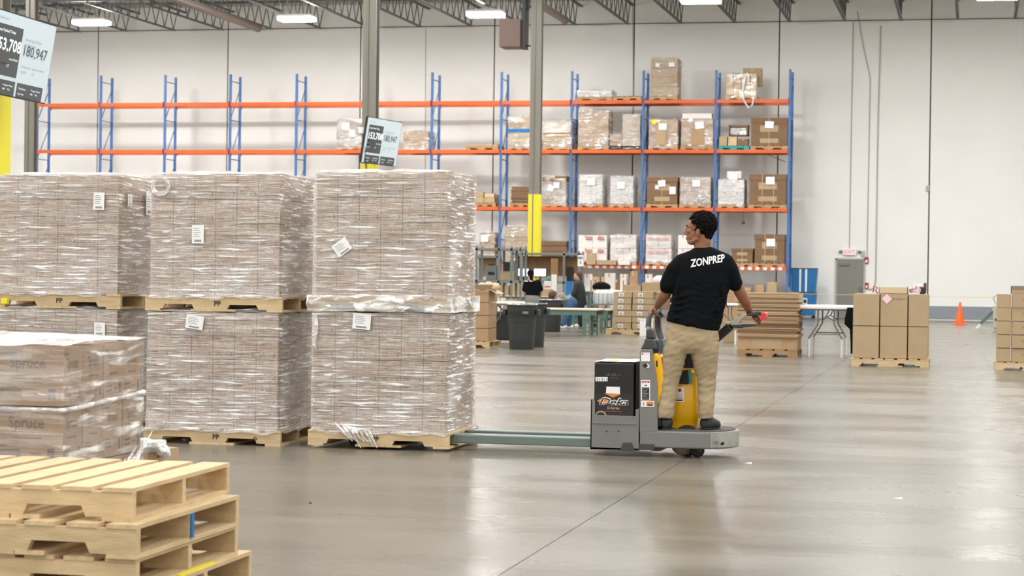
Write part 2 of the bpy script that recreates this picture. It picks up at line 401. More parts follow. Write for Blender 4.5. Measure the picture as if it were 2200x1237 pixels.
column(-14, 300, 24.15, 'near yellow guarded steel column cut by the left edge of the view')
# door, exit sign, alarms
dl, dr = onY(1797, 684, YW).x, onY(1854, 684, YW).x
dt = onY(1825, 555, YW).z
t = struct(bpy.data.objects.new('door_1', None)); C.objects.link(t); t.location = (0, YW, 0); t['label'] = 'grey steel exit door in the white back wall'
MB().box(dl, dr, -.04, -.005, .01, dt-.05).build('door_leaf', 'door_grey', t, bevel=.005)
fm = MB().box(dl-.06, dl, -.06, 0, 0, dt).box(dr, dr+.06, -.06, 0, 0, dt).box(dl-.06, dr+.06, -.06, 0, dt-.05, dt+.01)
fm.build('door_frame', 'conduit_grey', t)
MB().box(dl+.08, dl+.42, -.1, -.04, dt-.25, dt-.17).build('door_closer', 'leg_grey', t)
MB().box(dr-.12, dr-.06, -.1, -.04, 1.0, 1.14).build('door_handle', 'leg_grey', t)
e0, e1 = onY(1812, 548, YW), onY(1840, 534, YW)
t = thing('exit_sign', 'white exit sign with glowing red letters above the grey door', 'sign', ((e0.x+e1.x)/2, YW-.05, e0.z))
hw = (e1.x-e0.x)/2; hh = e1.z-e0.z
MB().box(-hw, hw, -.05, .04, 0, hh).build('sign_box', 'paper', t, bevel=.01)
MB().text('EXIT', (0, -.052, hh*.22), hh*.85, width=hw*1.6, center=True, bold=.01).build('sign_lettering', 'exit_red', t, fix=False)
for sx in (-1, 1): MB().lathe((sx*(hw+.1), -.03, hh*.5), [(.03, -.05), (.06, .05)], 12, axis='y').build('emergency_lamp_head', 'leg_grey', t, smooth=True)
for px, y0, y1, lab in ((1862, 552, 566, 'red fire alarm horn on the wall beside the exit door'), (1862, 607, 620, 'red manual pull station low on the wall beside the door')):
    p0, p1 = onY(px-4, y1, YW), onY(px+4, y0, YW)
    t = thing('fire_alarm', lab, 'alarm', (p0.x, YW, p0.z)); d = p1.x-p0.x; h = p1.z-p0.z
    MB().box(0, d, -.07, 0, 0, h).build('alarm_box', 'alarm_red', t, bevel=.008); MB().box(d*.25, d*.75, -.08, -.07, h*.15, h*.55).build('alarm_lens', 'paper', t)
p = onY(1850, 545, YW); tag(MB().box(p.x, p.x+.13, YW-.06, YW, p.z-.1, p.z+.1).build('junction_box', 'conduit_grey', bevel=.01), 'small grey junction box on the wall right of the exit sign', 'box')
def conduit(pts, lab, r=.022):
    q = [Vector((onY(x, y, YW).x, YW-r-.005, onY(x, y, YW).z)) for x, y in pts]
    return tag(MB().tube(q, r, 6).build('conduit', 'conduit_grey', smooth=True), lab, 'conduit')
conduit([(1833.5, 46), (1825, 534)], 'grey conduit dropping straight down to the exit sign', .018)
conduit([(1842, 25), (1855, 100), (1870, 168), (1863, 552)], 'bent grey conduit dropping down to the red fire alarm', .018)
conduit([(1892.5, 56), (1887, 250), (1881.5, 600), (1880, 612), (1875, 620), (1866, 622)], 'grey conduit running down the wall and curving near the floor')
conduit([(1360, 15), (1361, 300)], 'thin conduit down the wall above the tall carton load', .018)
conduit([(915, 60), (913.5, 380)], 'thin pale conduit on the wall behind the middle racks', .01)
p = onY(1993.5, 405, YW); tag(MB().box(p.x-.06, p.x+.06, YW-.07, YW-.001, p.z-.1, p.z+.1).build('junction_box', 'conduit_grey', bevel=.01), 'small pale box on the wall seam far right', 'box')
# unit heater
a, b = onY(1072, 101, 62.), onY(1118, 40, 62.)
t = thing('unit_heater', 'boxy brown unit heater hanging from the roof left of right column', 'heater', (a.x, 62., a.z))
W_, H_ = b.x-a.x, b.z-a.z
MB().box(0, W_, 0, .8, 0, H_).build('heater_cabinet', 'heater_brown', t, bevel=.02)
for k in range(9): MB().box(-.012, 0, .06, .74, .08+k*H_/10, .08+k*H_/10+.06).build('louvre', 'heater_brown', t)
MB().box(W_, W_+.14, .1, .6, -.04, H_+.35).build('burner_box', 'blade_grey', t, bevel=.01)
MB().tube([(W_+.1, .3, H_+.3), (W_+.1, .3, 11.3-a.z)], .12, 12).build('flue_pipe', 'blade_grey', t, smooth=True)
MB().tube([(W_+.1, .3, .06), (W_+.55, .3, .06), (W_+.55, .3, H_+.9)], .03, 8).build('gas_pipe', 'blade_grey', t, smooth=True)
for sx in (.1, W_-.1): MB().tube([(sx, .4, H_), (sx, .4, 11.3-a.z)], .012, 5).build('hanger_rod', 'joist_steel', t)

# ------------------------------------------------------------------ pallet racking
YR, RX0, RW = 70.62, -31.63, 2.5355
ZT = 8.5764; ZB = [7.47, 5.747, 3.735, 1.72]     # beam mid heights
rack = thing('pallet_rack', 'long row of blue and orange pallet racking against the back wall', 'rack', (RX0, YR, 0))
pm = MB().box(-.04, .04, 0, .07, 0, ZT-.02).mesh('post', ['rack_blue']); pm2 = MB().box(-.04, .04, 0, .07, 0, ZT-.02).mesh('post', ['rack_blue'])
bx = []
z = .3; up = True
while z < ZT-.3:
    bx.append((z, True)); z += 1.32
hb = MB().box(-.015, .015, .07, 1.0, 0, .03).mesh('horizontal_brace', ['rack_blue'])
db = MB().bar((0, .07, 0), (0, 1.0, 1.15), .025, .025).mesh('diagonal_brace', ['rack_blue'])
fpm = MB().box(-.08, .08, -.04, .11, 0, .015).mesh('foot_plate', ['rack_blue'])
for k in range(-1, 11):
    x = k*RW
    put('post', pm, rack, (x, 0, 0)); put('post', pm, rack, (x, 1.0, 0))
    for yy in (0, 1.0): put('foot_plate', fpm, rack, (x, yy, 0))
    for q in range(6): put('horizontal_brace', hb, rack, (x, 0, 1.2+1.42*q))
    for q in range(5): put('diagonal_brace', db, rack, (x, 0, 1.25+1.42*q))
bl = RW-.08
beam = MB().box(.04, .04+bl, -.03, .03, -.06, .06); beam.box(.04, .055, -.045, .045, -.1, .1); beam.box(.025+bl, .04+bl, -.045, .045, -.1, .1)
bm_ = beam.mesh('load_beam', ['rack_orange'])
st = MB().box(.04, .04+bl, -.03, .03, -.06, .06); st.box(.04, .055, -.045, .045, -.16, .16, 0); st.box(.025+bl, .04+bl, -.045, .045, -.16, .16, 0)
for q in range(9): st.box(.15+q*.26, .15+q*.26+.13, -.034, -.03, -.05, .05, 1)
stm = st.mesh('load_beam', ['rack_orange', 'white_paint'])
for k in range(-1, 10):
    for lv, z in enumerate(ZB):
        m_ = stm if lv == 3 else bm_
        put('load_beam', m_, rack, (k*RW, -.03, z)); put('load_beam', bm_, rack, (k*RW, 1.1, z))
for k in range(9, 10):
    q = [onY(1648, 330, YR), onY(1685, 343, YR)]
    MB().bar((q[0].x-RX0, .3, ZB[1]-.1), (q[1].x-RX0, .4, ZB[1]-.34), .04, .02).build('loose_support_bar', 'blade_grey', rack)

# ------------------------------------------------------------------ pallets
_pc = {}
def pallet(loc, rz, W, D, label, mark=None, group=None, wood='wood', nb=7, h=.13, drop=None):
    key = (round(W, 2), round(D, 2), wood, nb, round(h, 3))
    if key not in _pc:
        st_h = h-.036; z0 = .018
        n1, n2, nw = W*.13, W*.60, W*.23
        z1 = z0+st_h; nz = z0+st_h*.42
        poly = [(0, z0), (n1, z0), (n1+.02, nz), (n1+nw-.02, nz), (n1+nw, z0), (n2, z0), (n2+.02, nz), (n2+nw-.02, nz), (n2+nw, z0), (W, z0), (W, z1), (0, z1)]
        sm = MB().prism(poly, 0, .04); bw = W/(nb+.75*(nb-1)*.45)
        _pc[key] = (sm.mesh('stringer', [wood]), MB().box(0, bw, -.004, D+.004, h-.018, h).mesh('deck_board', [wood+'_long' if wood == 'wood' else wood]),
                    MB().box(0, bw, 0, D, 0, .018).mesh('bottom_board', [wood+'_long' if wood == 'wood' else wood]), bw)
        for me in _pc[key][:1]:
            b_ = bmesh.new(); b_.from_mesh(me); bmesh.ops.recalc_face_normals(b_, faces=b_.faces); b_.to_mesh(me); b_.free()
    sm, dm, bm2, bw = _pc[key]
    t = thing('wooden_pallet', label, 'pallet', loc, rz, group)
    for y_ in (0, D/2-.02, D-.04): put('stringer', sm, t, (0, y_, 0))
    for i in range(nb):
        j = (random.random()-.5)*.012 if 0 < i < nb-1 else 0
        put('deck_board', dm, t, (i*(W-bw)/(nb-1)+j, 0, 0))
    for i, fx in enumerate((0, .38, .5, .62, 1) if nb == 7 else (0, .5, 1)):
        put('bottom_board', bm2, t, (fx*(W-bw), 0, 0))
    if mark:
        for (mx_, s_) in mark: MB().text(s_, (mx_, -.006, h*.36), .06, bold=.01).build('stencil_mark', 'print_dark', t, fix=False)
    return t

# ------------------------------------------------------------------ cartons and wrapped loads
_cc = {}
def carton_mesh(w, d, h, m='card_grey', brand=None, lines=True, tape_w=.05, faces='fr'):
    key = (round(w, 3), round(d, 3), round(h, 3), m, brand, lines)
    if key in _cc: return _cc[key]
    b = MB(); e = .004
    b.box(e, w-e, e, d-e, e, h-e)
    if tape_w: b.box(w/2-tape_w/2, w/2+tape_w/2, .002, d-.002, h-e, h-e+.0012, 1); b.box(w/2-tape_w/2, w/2+tape_w/2, .0028, .004, h*.8, h-e, 1)
    if lines:
        dirs = [((0, .0025, 0), (1, 0, 0), w), ((w-.0025, 0, 0), (0, 1, 0), d)]
        for o, xd, L_ in dirs:
            o = Vector(o); xd = Vector(xd); nrm = Vector((0, -1, 0)) if xd.x else Vector((1, 0, 0))
            if brand: b.text(brand, o+xd*L_*.5+Vector((0, 0, h*.64)), h*.26, xd=xd, mi=2, width=L_*.5, center=True, bold=.012)
            def strip(u0, u1, z0, z1):
                p = [o+xd*u0*L_+Vector((0, 0, z0*h)), o+xd*u1*L_+Vector((0, 0, z0*h)), o+xd*u1*L_+Vector((0, 0, z1*h)), o+xd*u0*L_+Vector((0, 0, z1*h))]
                b.add(p, [(0, 1, 2, 3)], 2)
            strip(.1, .34, .86, .9); strip(.3, .72, .46, .49); strip(.12, .42, .16, .2); strip(.12, .42, .24, .28); strip(.12, .36, .32, .34); strip(.8, .9, .12, .3)
            strip(.55, .72, .2, .22)
    me = b.mesh('carton', [m, 'tape', 'print_brown']); _cc[key] = me; return me
def film_box(W, D, H, parent, m='film', z0=0., skirt=0., seed=0., out=.014, top=True, nx=44, ny=30, nz=44, sag=0., name='stretch_film', rough=.011):
    """a thin crinkled film shell round a load whose footprint starts at the parent's origin"""
    per = []
    def corner_path():
        r = .03; pts = []
        def seg(p, q, n):
            for i in range(n): t_ = i/n; pts.append((p[0]+(q[0]-p[0])*t_, p[1]+(q[1]-p[1])*t_))
        seg((r-out, -out), (W-r+out, -out), nx); seg((W+out-.004, -out+.004), (W+out-.004, -out+.004), 1); seg((W+out, r-out), (W+out, D-r+out), ny)
        seg((W+out-.004, D+out-.004), (W+out-.004, D+out-.004), 1); seg((W-r+out, D+out), (r-out, D+out), nx//3); seg((-out+.004, D+out-.004), (-out+.004, D+out-.004), 1)
        seg((-out, D-r+out), (-out, r-out), ny//2); seg((-out+.004, -out+.004), (-out+.004, -out+.004), 1)
        return pts
    per = corner_path(); n = len(per); vs = []; fs = []
    for j in range(nz+1):
        tz = j/nz; z = z0+(H-z0)*tz
        for (x, y) in per:
            nv = Vector((x-W/2, y-D/2)); ax = abs(nv.x)/(W/2); ay = abs(nv.y)/(D/2)
            d = Vector((math.copysign(1, nv.x) if ax >= ay*.999 else 0, math.copysign(1, nv.y) if ay >= ax*.999 else 0))
            c = noise.noise((x*3.1+seed, y*3.1, z*22))*rough + noise.noise((x*1.3+seed, y*1.3, z*4))*rough*1.1
            if skirt and tz < .22:
                s_ = (1-tz/.22)**2; c += skirt*s_*(.35+.65*abs(noise.noise((x*4+seed, y*4, 3.1))))
            c = max(c, -.008)
            zz = z + (noise.noise((x*5, y*5, seed))*.018 if j == nz else 0) - (sag*(1-tz)*0)
            if j == 0 and skirt: zz = z+noise.noise((x*6+seed, y*6, 9.))*.03
            vs.append((x+d.x*c, y+d.y*c, zz))
        if j:
            for k in range(n): fs.append(((j-1)*n+k, (j-1)*n+(k+1) % n, j*n+(k+1) % n, j*n+k))
    b = MB().add(vs, fs)
    o = b.build(name, m, parent, fix=False); me = o.data
    if top:
        # puckered film closing over the top
        tv = []; tf = []; g = 26
        for j in range(g+1):
            for i in range(g+1):
                x = -out+(W+2*out)*i/g; y = -out+(D+2*out)*j/g; e = min(i, j, g-i, g-j)/g
                tv.append((x, y, H+.004+(.0 if e == 0 else .012+noise.noise((x*6+seed, y*6, 2.2))*.022+.02*math.sin(e*3.1))))
        for j in range(g):
            for i in range(g): a = j*(g+1)+i; tf.append((a, a+1, a+g+2, a+g+1))
        bb = MB().add([Vector(v) for v in vs], fs).add(tv, tf); o.data = bb.mesh(name, [m]); bpy.data.meshes.remove(me)
    smooth_mesh(o.data, 1.2); return o
def wrapped_load(label, loc, rz, W, D, rows, rh, nx, ny, brand=None, m='card_grey', skirt=.05, seed=0., film='film', cat='pallet load', group=None, z0=-.02, name='wrapped_load', sheets=(), jit=.004, film_top=True, film_low=0., rough=.011):
    t = thing(name, label, cat, loc, rz, group)
    w, d = W/nx, D/ny; me = carton_mesh(w, d, rh, m, brand)
    for k in range(rows):
        for i in range(nx):
            for j in range(ny):
                if 0 < i < nx-1 and 0 < j < ny-1 and k < rows-1: continue
                put('carton', me, t, (i*w+random.uniform(-1, 1)*jit*.3, j*d+random.uniform(-1, 1)*jit if j in (0, ny-1) else j*d, k*rh))
    film_box(W, D, rows*rh+.005, t, film, z0+film_low, skirt, seed, top=film_top, rough=rough)
    for (u, z, sw, sh, ang, face) in sheets:
        s_ = MB().box(-sw/2, sw/2, -.001, .001, -sh/2, sh/2)
        for q in range(5): s_.box(-sw*.38, sw*(.1+.06*(q % 3)), -.0016, -.001, sh*(.3-.11*q), sh*(.33-.11*q), 1)
        s_.box(-sw*.3, sw*.3, -.0016, -.001, -sh*.42, -sh*.3, 1)
        so = s_.build('label_sheet', ['paper', 'barcode'], t)
        if face == 'f': so.location = (u, -.032, z); so.rotation_euler = (0, ang, 0)
        else: so.location = (W+.032, u, z); so.rotation_euler = (0, ang, math.pi/2)
    return t
# ------------------------------------------------------------------ the double stacked wrapped pallets
YS = 16.33
def X_(px, Y=YS, py=800): return onY(px, py, Y).x
PW, PD = 1.215, 1.02
xr1 = X_(966); xr2 = X_(602, 16.3); xr3 = X_(257, 16.5)
LZ = .13
def stack(xr, Y, rz, lo, up, dz=0., upx=0., kw1={}, kw2={}):
    x0 = xr-PW
    pallet((x0, Y, dz), rz, PW, PD, lo[0], mark=lo[2])
    wrapped_load(lo[1], (x0+.03, Y+.02, dz+LZ), rz, PW-.07, PD-.04, 5, .197, 6, 5, **kw1)
    zu = dz+LZ+5*.197+.008
    pallet((x0+upx, Y+.0, zu), rz, PW, PD, up[0], mark=up[2])
    wrapped_load(up[1], (x0+upx+.05, Y+.02, zu+LZ), rz, PW-.09, PD-.04, 5, .204, 6, 5, **kw2)
    return zu
# right stack, its lower pallet on the truck's forks
zu1 = stack(xr1, YS, .0,
    ('pine pallet carried on the forks of the yellow truck', 'wrapped carton load on the forks, lower right stack with corner-hugging film', [(.56, 'PP')]),
    ('pine pallet wrapped in film between the two right loads', 'wrapped carton load on top of the right stack, diagonal white sheet on it', None), dz=.022, upx=-.01,
    kw1=dict(brand='zevo', seed=1.3, skirt=.05, sheets=[(.43, .91, .155, .13, .08, 'f')], m='card'),
    kw2=dict(brand=None, seed=4.1, skirt=.02, sheets=[(.24, .4, .14, .115, -.62, 'f')], film='film', m='card'))
film_box(PW, PD, .0, bpy.data.objects['wrapped_load.001'] if False else [o for o in bpy.data.objects if o.get('label', '').startswith('wrapped carton load on top of the right stack')][0], 'film_dense', -.13-.0, 0., 8.1, top=False, nz=8, name='pallet_film', rough=.03).location = (-.05, -.02, 0)
_ld = [o for o in bpy.data.objects if o.get('label', '').startswith('wrapped carton load on the forks')][0]
sc_ = MB()
for k_ in range(7):
    u_ = .34+.035*k_; sc_.tube([(u_-.12+random.uniform(-.02, .02), -.05, .07-.01*k_), (u_-.04, -.07, .0+random.uniform(-.02, .02)), (u_+random.uniform(-.02, .02), -.06, -.05), (u_+.03, -.05, -.11+random.uniform(-.03, .03))], [.006, .014, .011, .004], 6)
sc_.tube([(.02, -.03, .95), (.03, -.04, .86), (.02, -.045, .74), (.04, -.03, .66)], [.02, .026, .02, .006], 7)
sc_.build('film_scrap', 'film_dense', _ld, smooth=True)
# middle stack
zu2 = stack(xr2, 16.3, .02,
    ('pine pallet under the middle double stack, on the floor', 'wrapped carton load at floor level of the middle stack', [(.62, 'PP'), (.98, 'o')]),
    ('pine pallet between the two loads of the middle stack, marked PP', 'wrapped carton load on top of the middle stack with upright white sheet', [(.62, 'PP')]), upx=-.0,
    kw1=dict(brand='zevo', seed=11.3, skirt=.06, sheets=[(.42, .9, .155, .115, .14, 'f')], m='card_grey'),
    kw2=dict(brand=None, seed=14.1, skirt=.05, sheets=[(.42, .52, .105, .155, 0, 'f')]))
_ld = [o for o in bpy.data.objects if o.get('label', '').startswith('wrapped carton load on top of the middle')][0]
sc_ = MB()
for k_ in range(3): sc_.tube([(.085+(.06+.012*k_)*math.cos(a_/10*6.28), -.03-.005*k_, .92+(.055+.012*k_)*math.sin(a_/10*6.28)) for a_ in range(11)], [.006+.004*abs(noise.noise((a_, k_, 0))) for a_ in range(11)], 6)
sc_.build('film_scrap', 'film_dense', _ld, smooth=True)
# left stack
zu3 = stack(xr3, 16.5, .0,
    ('pine pallet under the left stack, hidden behind the near wrapped load', 'lower wrapped carton load of the left stack, seen behind the near load', None),
    ('pine pallet marked PP between the loads of the left stack', 'wrapped carton load on top of the left stack at the left edge', [(.62, 'PP')]),
    kw1=dict(brand='zevo', seed=21.3, skirt=.03, sheets=[(1.0, .82, .1, .11, 0, 'f')]),
    kw2=dict(brand=None, seed=24.1, skirt=.04, sheets=[(.96, .8, .1, .15, .02, 'f'), (.18, .82, .09, .1, 0, 's'), (.6, .8, .12, .2, 0, 's')]))
t_ = thing('yellow_tag', 'bright yellow plastic tag on the left pallet end at the frame edge', 'tag', (X_(0, 16.4), 16.44, zu3+.03))
MB().box(-.02, .035, 0, .05, 0, .05).build('tag_body', 'yellow_guard', t_, bevel=.004)
# brown stack glimpsed between the left and middle stacks
p0, p1 = onY(312, 640, 20.), onY(340, 526, 20.)
t_ = pallet((p1.x-1.2, 20., 0), 0, 1.2, 1.0, 'pallet under the tall brown carton tower behind the left stack')
t_ = thing('carton_tower', 'plain brown carton tower glimpsed between left and middle stacks', 'pallet load', (p1.x-1.2, 20., .13))
hh_ = (p1.z-.13)/4
for k in range(4):
    for i in range(3): put('carton', carton_mesh(.4, .5, hh_, 'card_tan', None, False), t_, (i*.4, 0, k*hh_))
# near wrapped load at the left
c4 = G(135, 742, 1.075)
W4, D4 = 1.2, 1.04
pallet((c4.x-W4+.02, c4.y-.02, 0), 0, W4, D4+.04, 'pallet under the near wrapped load with large cartons, far left')
l4 = wrapped_load('near wrapped load of large lettered cartons with milky film top, left edge', (c4.x-W4, c4.y, .13), 0, W4, D4, 3, .312, 3, 4, brand='Spruce', m='card_grey', skirt=.16, seed=31., film='film_front', rough=.02, z0=-.06)
mt = MB(); tv = []; tf = []; g = 30
for j in range(g+1):
    for i in range(g+1):
        x = -.02+(W4+.04)*i/g; y = -.02+(D4+.06)*j/g; e = min(i, j, g-i, g-j)/g
        tv.append((x, y, 3*.312+.012+.035*noise.noise((x*3, y*3, 1.))+(.03*math.sin(min(e*6, 1.57)))))
for j in range(g):
    for i in range(g): a = j*(g+1)+i; tf.append((a, a+1, a+g+2, a+g+1))
mt.add(tv, tf).build('top_sheet', 'film_dense', l4, smooth=True, fix=False)
# band of gathered film round the middle and a loose tail at the foot
bm2_ = MB(); pts = [(-.0+.1*i, -.03-.012*noise.noise((i*.7, 0, 0)), .61+.012*noise.noise((i*.9, 3, 0))) for i in range(13)]
pts += [(W4+.03+.01*noise.noise((i, 1, 0)), .0+.1*i, .61+.004*i) for i in range(1, 11)]
for k_ in range(16):
    u0 = .02+.03*k_+random.uniform(0, .02); z_ = -.05+.012*k_; L_ = random.uniform(.5, .9)
    p_ = (W4+.035+random.uniform(0, .02), u0*1.2, z_); q_ = (W4+.045+random.uniform(0, .03), min(D4, u0*1.2+L_*.75), z_+L_*.42)
    MB().tube([p_, ((p_[0]+q_[0])/2+.01, (p_[1]+q_[1])/2, (p_[2]+q_[2])/2-.01), q_], [.004, .008, .003], 5).build('film_strand', 'film_dense', l4, smooth=True)
bm2_.tube(pts, [.012+.008*noise.noise((i*.8, 5, 5)) for i in range(len(pts))], 6).build('film_rope', 'film_dense', l4, smooth=True)
tl = MB(); pts = [(W4+.06, D4*.6, .28), (W4+.16, D4*.7, .14), (W4+.26, D4*.75, .06), (W4+.36, D4*.8, .0), (W4+.4, D4*.8, -.07)]
c13 = G(285, 1075, 0)
# small carton on the floor beside it, under a loose film tail
sb = at(300, 1040, 12.6)
t_ = thing('carton', 'small brown carton on the floor beside the near wrapped load', 'box', (at(288, 1000, 12.6).x, sb.y, 0), -.35)
zt_ = at(320, 962, 12.6).z
put('carton_body', carton_mesh(.17, .22, zt_, 'card_tan', 'zevo'), t_)
tail = MB(); q = [at(262, 968, 12.2), at(290, 960, 12.4), at(318, 955, 12.5), at(342, 958, 12.5), at(352, 968, 12.5), at(358, 984, 12.5)]
for k in range(5):
    tail.tube([p+Vector((random.uniform(-.02, .02), random.uniform(-.03, .03), random.uniform(-.012, .014))) for p in q], [.06, .048, .04, .03, .022, .012], 7)
tag(tail.build('film_tail', 'film_dense', None, smooth=True), 'loose gathered tail of milky stretch film draped over the small carton', 'film')

# empty pallets piled at the lower left corner
def corner(px, py, z): return G(px, py, z)
zs = .435; hP = .142
spec = [((280, 1050), 0., .02, 'topmost empty wooden pallet of the pile at the lower left'), ((294, 1128), -.142, .0, 'second empty wooden pallet from the top of the lower left pile'),
        ((292, 1200), -.284, .0, 'third empty wooden pallet down in the lower left pile, with pale top boards'), ((330, 1262), -.426, .0, 'lowest empty wooden pallet in view in the lower left pile')]
for (pp, dz, rz, lab) in spec:
    z = .57+dz; c = corner(pp[0], pp[1], z)
    wd = 'wood'
    t = pallet((c.x-1.22, c.y, z-hP), rz, 1.22, 1.2, lab, wood=wd, nb=7, h=hP, group=None)
    if dz == -.284: MB().add([(1.223, .5, .0), (1.2235, .92, .0), (1.2235, .86, .018), (1.223, .42, .018)], [(0, 1, 2, 3)]).build('yellow_paint_mark', 'yellow_guard', t)
    if dz == -.142: MB().box(1.221, 1.229, .585, .615, .018, .124).build('blue_strip', 'blue_cloth', t)
# ------------------------------------------------------------------ the pallet truck
YT = 16.46
base = onY(1468, 985, YT)
tx = base.x
truck = thing('pallet_truck', 'grey and yellow electric rider pallet truck carrying the right stack', 'pallet truck', (tx, YT, 0))
def Q(px, py, dy=0.):
    p = onY(px, py, YT+dy); return (p.x-tx, p.z)
def poly(pts, dy=0.): return [Q(x, y, dy) for x, y in pts]
TW = .74
# forks
fz = .045
for y0 in (.05, .05+TW-.27):
    x1 = Q(1272, 950)[0]; x0 = x1-2.34
    m = MB(); m.box(x0+.12, x1, y0, y0+.17, .062, .135, 0); m.add([(x0+.12, y0, .062), (x0+.12, y0+.17, .062), (x0+.12, y0+.17, .135), (x0+.12, y0, .135), (x0, y0+.04, .08), (x0, y0+.13, .08)],
      [(0, 3, 2, 1), (0, 1, 5, 4), (3, 4, 5, 2), (0, 4, 3), (1, 2, 5)], 0)
    fo = m.build('fork', 'fork_steel', truck, bevel=.008)
    for wx in (x0+.28, x0+.38): MB().lathe((wx, y0+.085, .04), [(.038, -.045), (.038, .045)], 14, axis='y').build('load_wheel', 'rubber', fo, smooth=True)
# battery carriage: U shaped tray
l, zb = Q(1268, 965); r, _ = Q(1364, 965); r2 = Q(1372, 965)[0]
zt0 = Q(1300, 892)[1]; ztl = Q(1270, 857)[1]; ztr = Q(1368, 877)[1]
m = MB()
m.prism([(l, zb), (r2, zb+.003), (r2, ztr), (r2-.03, ztr-.012), (r2-.03, zt0), (l+.035, zt0), (l+.035, ztl-.02), (l+.028, ztl), (l, ztl)], 0, .012)
m.box(l, l+.012, 0, TW, zb, ztl); m.box(l, r2, TW-.012, TW, zb, zt0); m.box(l, r2, 0, TW, zb, zb+.02)
m.box(l+.02, r2-.02, -.006, 0, zt0-.07, zt0-.055, 0)
for px in (1303, 1329):
    x, z = Q(px, 926); m.lathe((x, -.003, z), [(.006, -.003), (.006, .003)], 8, mi=1, axis='y')
m.build('battery_tray', ['plate_grey', 'rubber'], truck, bevel=.006)
x, z = Q(1352, 960)
MB().prism([(x-.075, zb-.002), (x-.05, z+.035), (x+.02, z+.04), (x+.045, zb-.002)], -.012, -.002).build('tray_bracket', 'blade_grey', truck, bevel=.004)
# battery
bx0, bz1 = Q(1277, 778, .02); bx1 = Q(1362, 800, .02)[0]
bat = MB().box(bx0, bx1, .02, TW-.04, zb+.025, bz1).build('battery', 'battery_black', truck, bevel=.012)
def flat(parent, m_, pts, dy, name): return MB().add([(x, dy, z) for x, z in [Q(a, b, .02) for a, b in pts]], [tuple(range(len(pts)))]).build(name, m_, parent, fix=False)
flat(bat, 'rubber', [(1306, 789), (1333, 789), (1334, 797), (1305, 797)], .0185, 'lifting_slot')
flat(bat, 'label_black', [(1279, 845), (1361, 845), (1361, 893), (1279, 893)], .0188, 'battery_print_panel')
flat(bat, 'paper', [(1279.5, 809.5), (1305.5, 809.5), (1305.5, 819), (1279.5, 819)], .018, 'number_label')
def lt(parent, s_, px, py, h, wpx, m_, name, dy=.0165, sh=0., bold=0.):
    x, z = Q(px, py, .02); x2 = Q(px+wpx, py, .02)[0]
    return MB().text(s_, (x, dy, z), h, width=x2-x, shear=sh, bold=bold).build(name, m_, parent, fix=False)
lt(bat, '21311', 1281.5, 817.5, .033, 22, 'print_dark', 'number_lettering')
lt(bat, '18-125-11', 1303, 807, .028, 30, 'leg_grey', 'stamped_lettering', .018)
lt(bat, 'SERIAL NO', 1312, 812.5, .012, 16, 'leg_grey', 'stamped_lettering', .018)
flat(bat, 'paper', [(1303, 830), (1332, 831), (1332, 846), (1302, 845)], .018, 'white_label')
flat(bat, 'orange_print', [(1298, 844), (1335, 846), (1317, 854)], .0172, 'orange_arrow')
flat(bat, 'orange_print', [(1283, 860), (1300, 852), (1312, 855), (1304, 867), (1290, 867)], .0172, 'logo_flame')
lt(bat, 'Deka', 1287, 868, .078, 64, 'paper', 'battery_logo', .0165, .35, .055)
lt(bat, 'Deka', 1288, 868.4, .076, 62, 'label_black', 'battery_logo', .0155, .35, .008)
lt(bat, 'D-Series', 1305, 878.5, .032, 26, 'card_tan', 'battery_series_lettering', .0165, .1, .02)
lt(bat, 'Extra life and performance', 1299, 883.5, .012, 36, 'orange_print', 'small_lettering')
x, z = Q(1291, 893, .02)
MB().lathe((x, .0178, z-.008), [(.05, 0), (.05, .001)], 24, axis='y').build('round_emblem', 'card_tan', bat)
MB().lathe((x, .0165, z-.008), [(.038, 0), (.038, .001)], 24, axis='y').build('round_emblem', 'label_black', bat)
# light sheet and yellow-green rag lying on top of the battery
s_ = MB(); tv = []; n_ = 12
for j in range(7):
    for i in range(n_+1):
        x = bx0-.0+(bx1-bx0)*i/n_; y = .03+.1*j; tv.append((x, y, bz1+.006+.008*abs(noise.noise((x*9, y*9, 0)))))
tf = [(j*(n_+1)+i, j*(n_+1)+i+1, (j+1)*(n_+1)+i+1, (j+1)*(n_+1)+i) for j in range(6) for i in range(n_)]
s_.add(tv, tf).build('cover_sheet', 'wrap_white', truck, smooth=True, fix=False)
x, z = Q(1318, 777, .1)
MB().lathe((x, .12, bz1+.01), [(.055, 0), (.04, .012), (.01, .016)], 14).build('yellow_rag', 'tape_yellow', truck, smooth=True)
# black block filling the gap behind the battery, standing for its shade
gx0 = Q(1366, 780, .06)[0]; gx1 = Q(1376, 780, .06)[0]
MB().box(gx0-.0, gx1+.02, .07, TW-.07, .08, Q(1370, 777, .07)[1]).box(gx0-.06, gx1, .2, TW-.2, .09, .5).build('dark_gap_block', 'rubber', truck)
# power unit side plates
side = [(1374, 928), (1374, 757), (1377, 750), (1402, 750), (1403, 768), (1409, 800), (1412, 830), (1413, 928)]
for dy in (0., TW-.02):
    MB().prism(poly(side), dy, dy+.02).build('side_plate', 'plate_grey', truck, bevel=.006)
x0, z0 = Q(1376, 925); x1, z1 = Q(1402, 752)
MB().box(x0, x1, .02, TW-.02, .1, z1).build('power_unit_body', 'blade_grey', truck, bevel=.01)
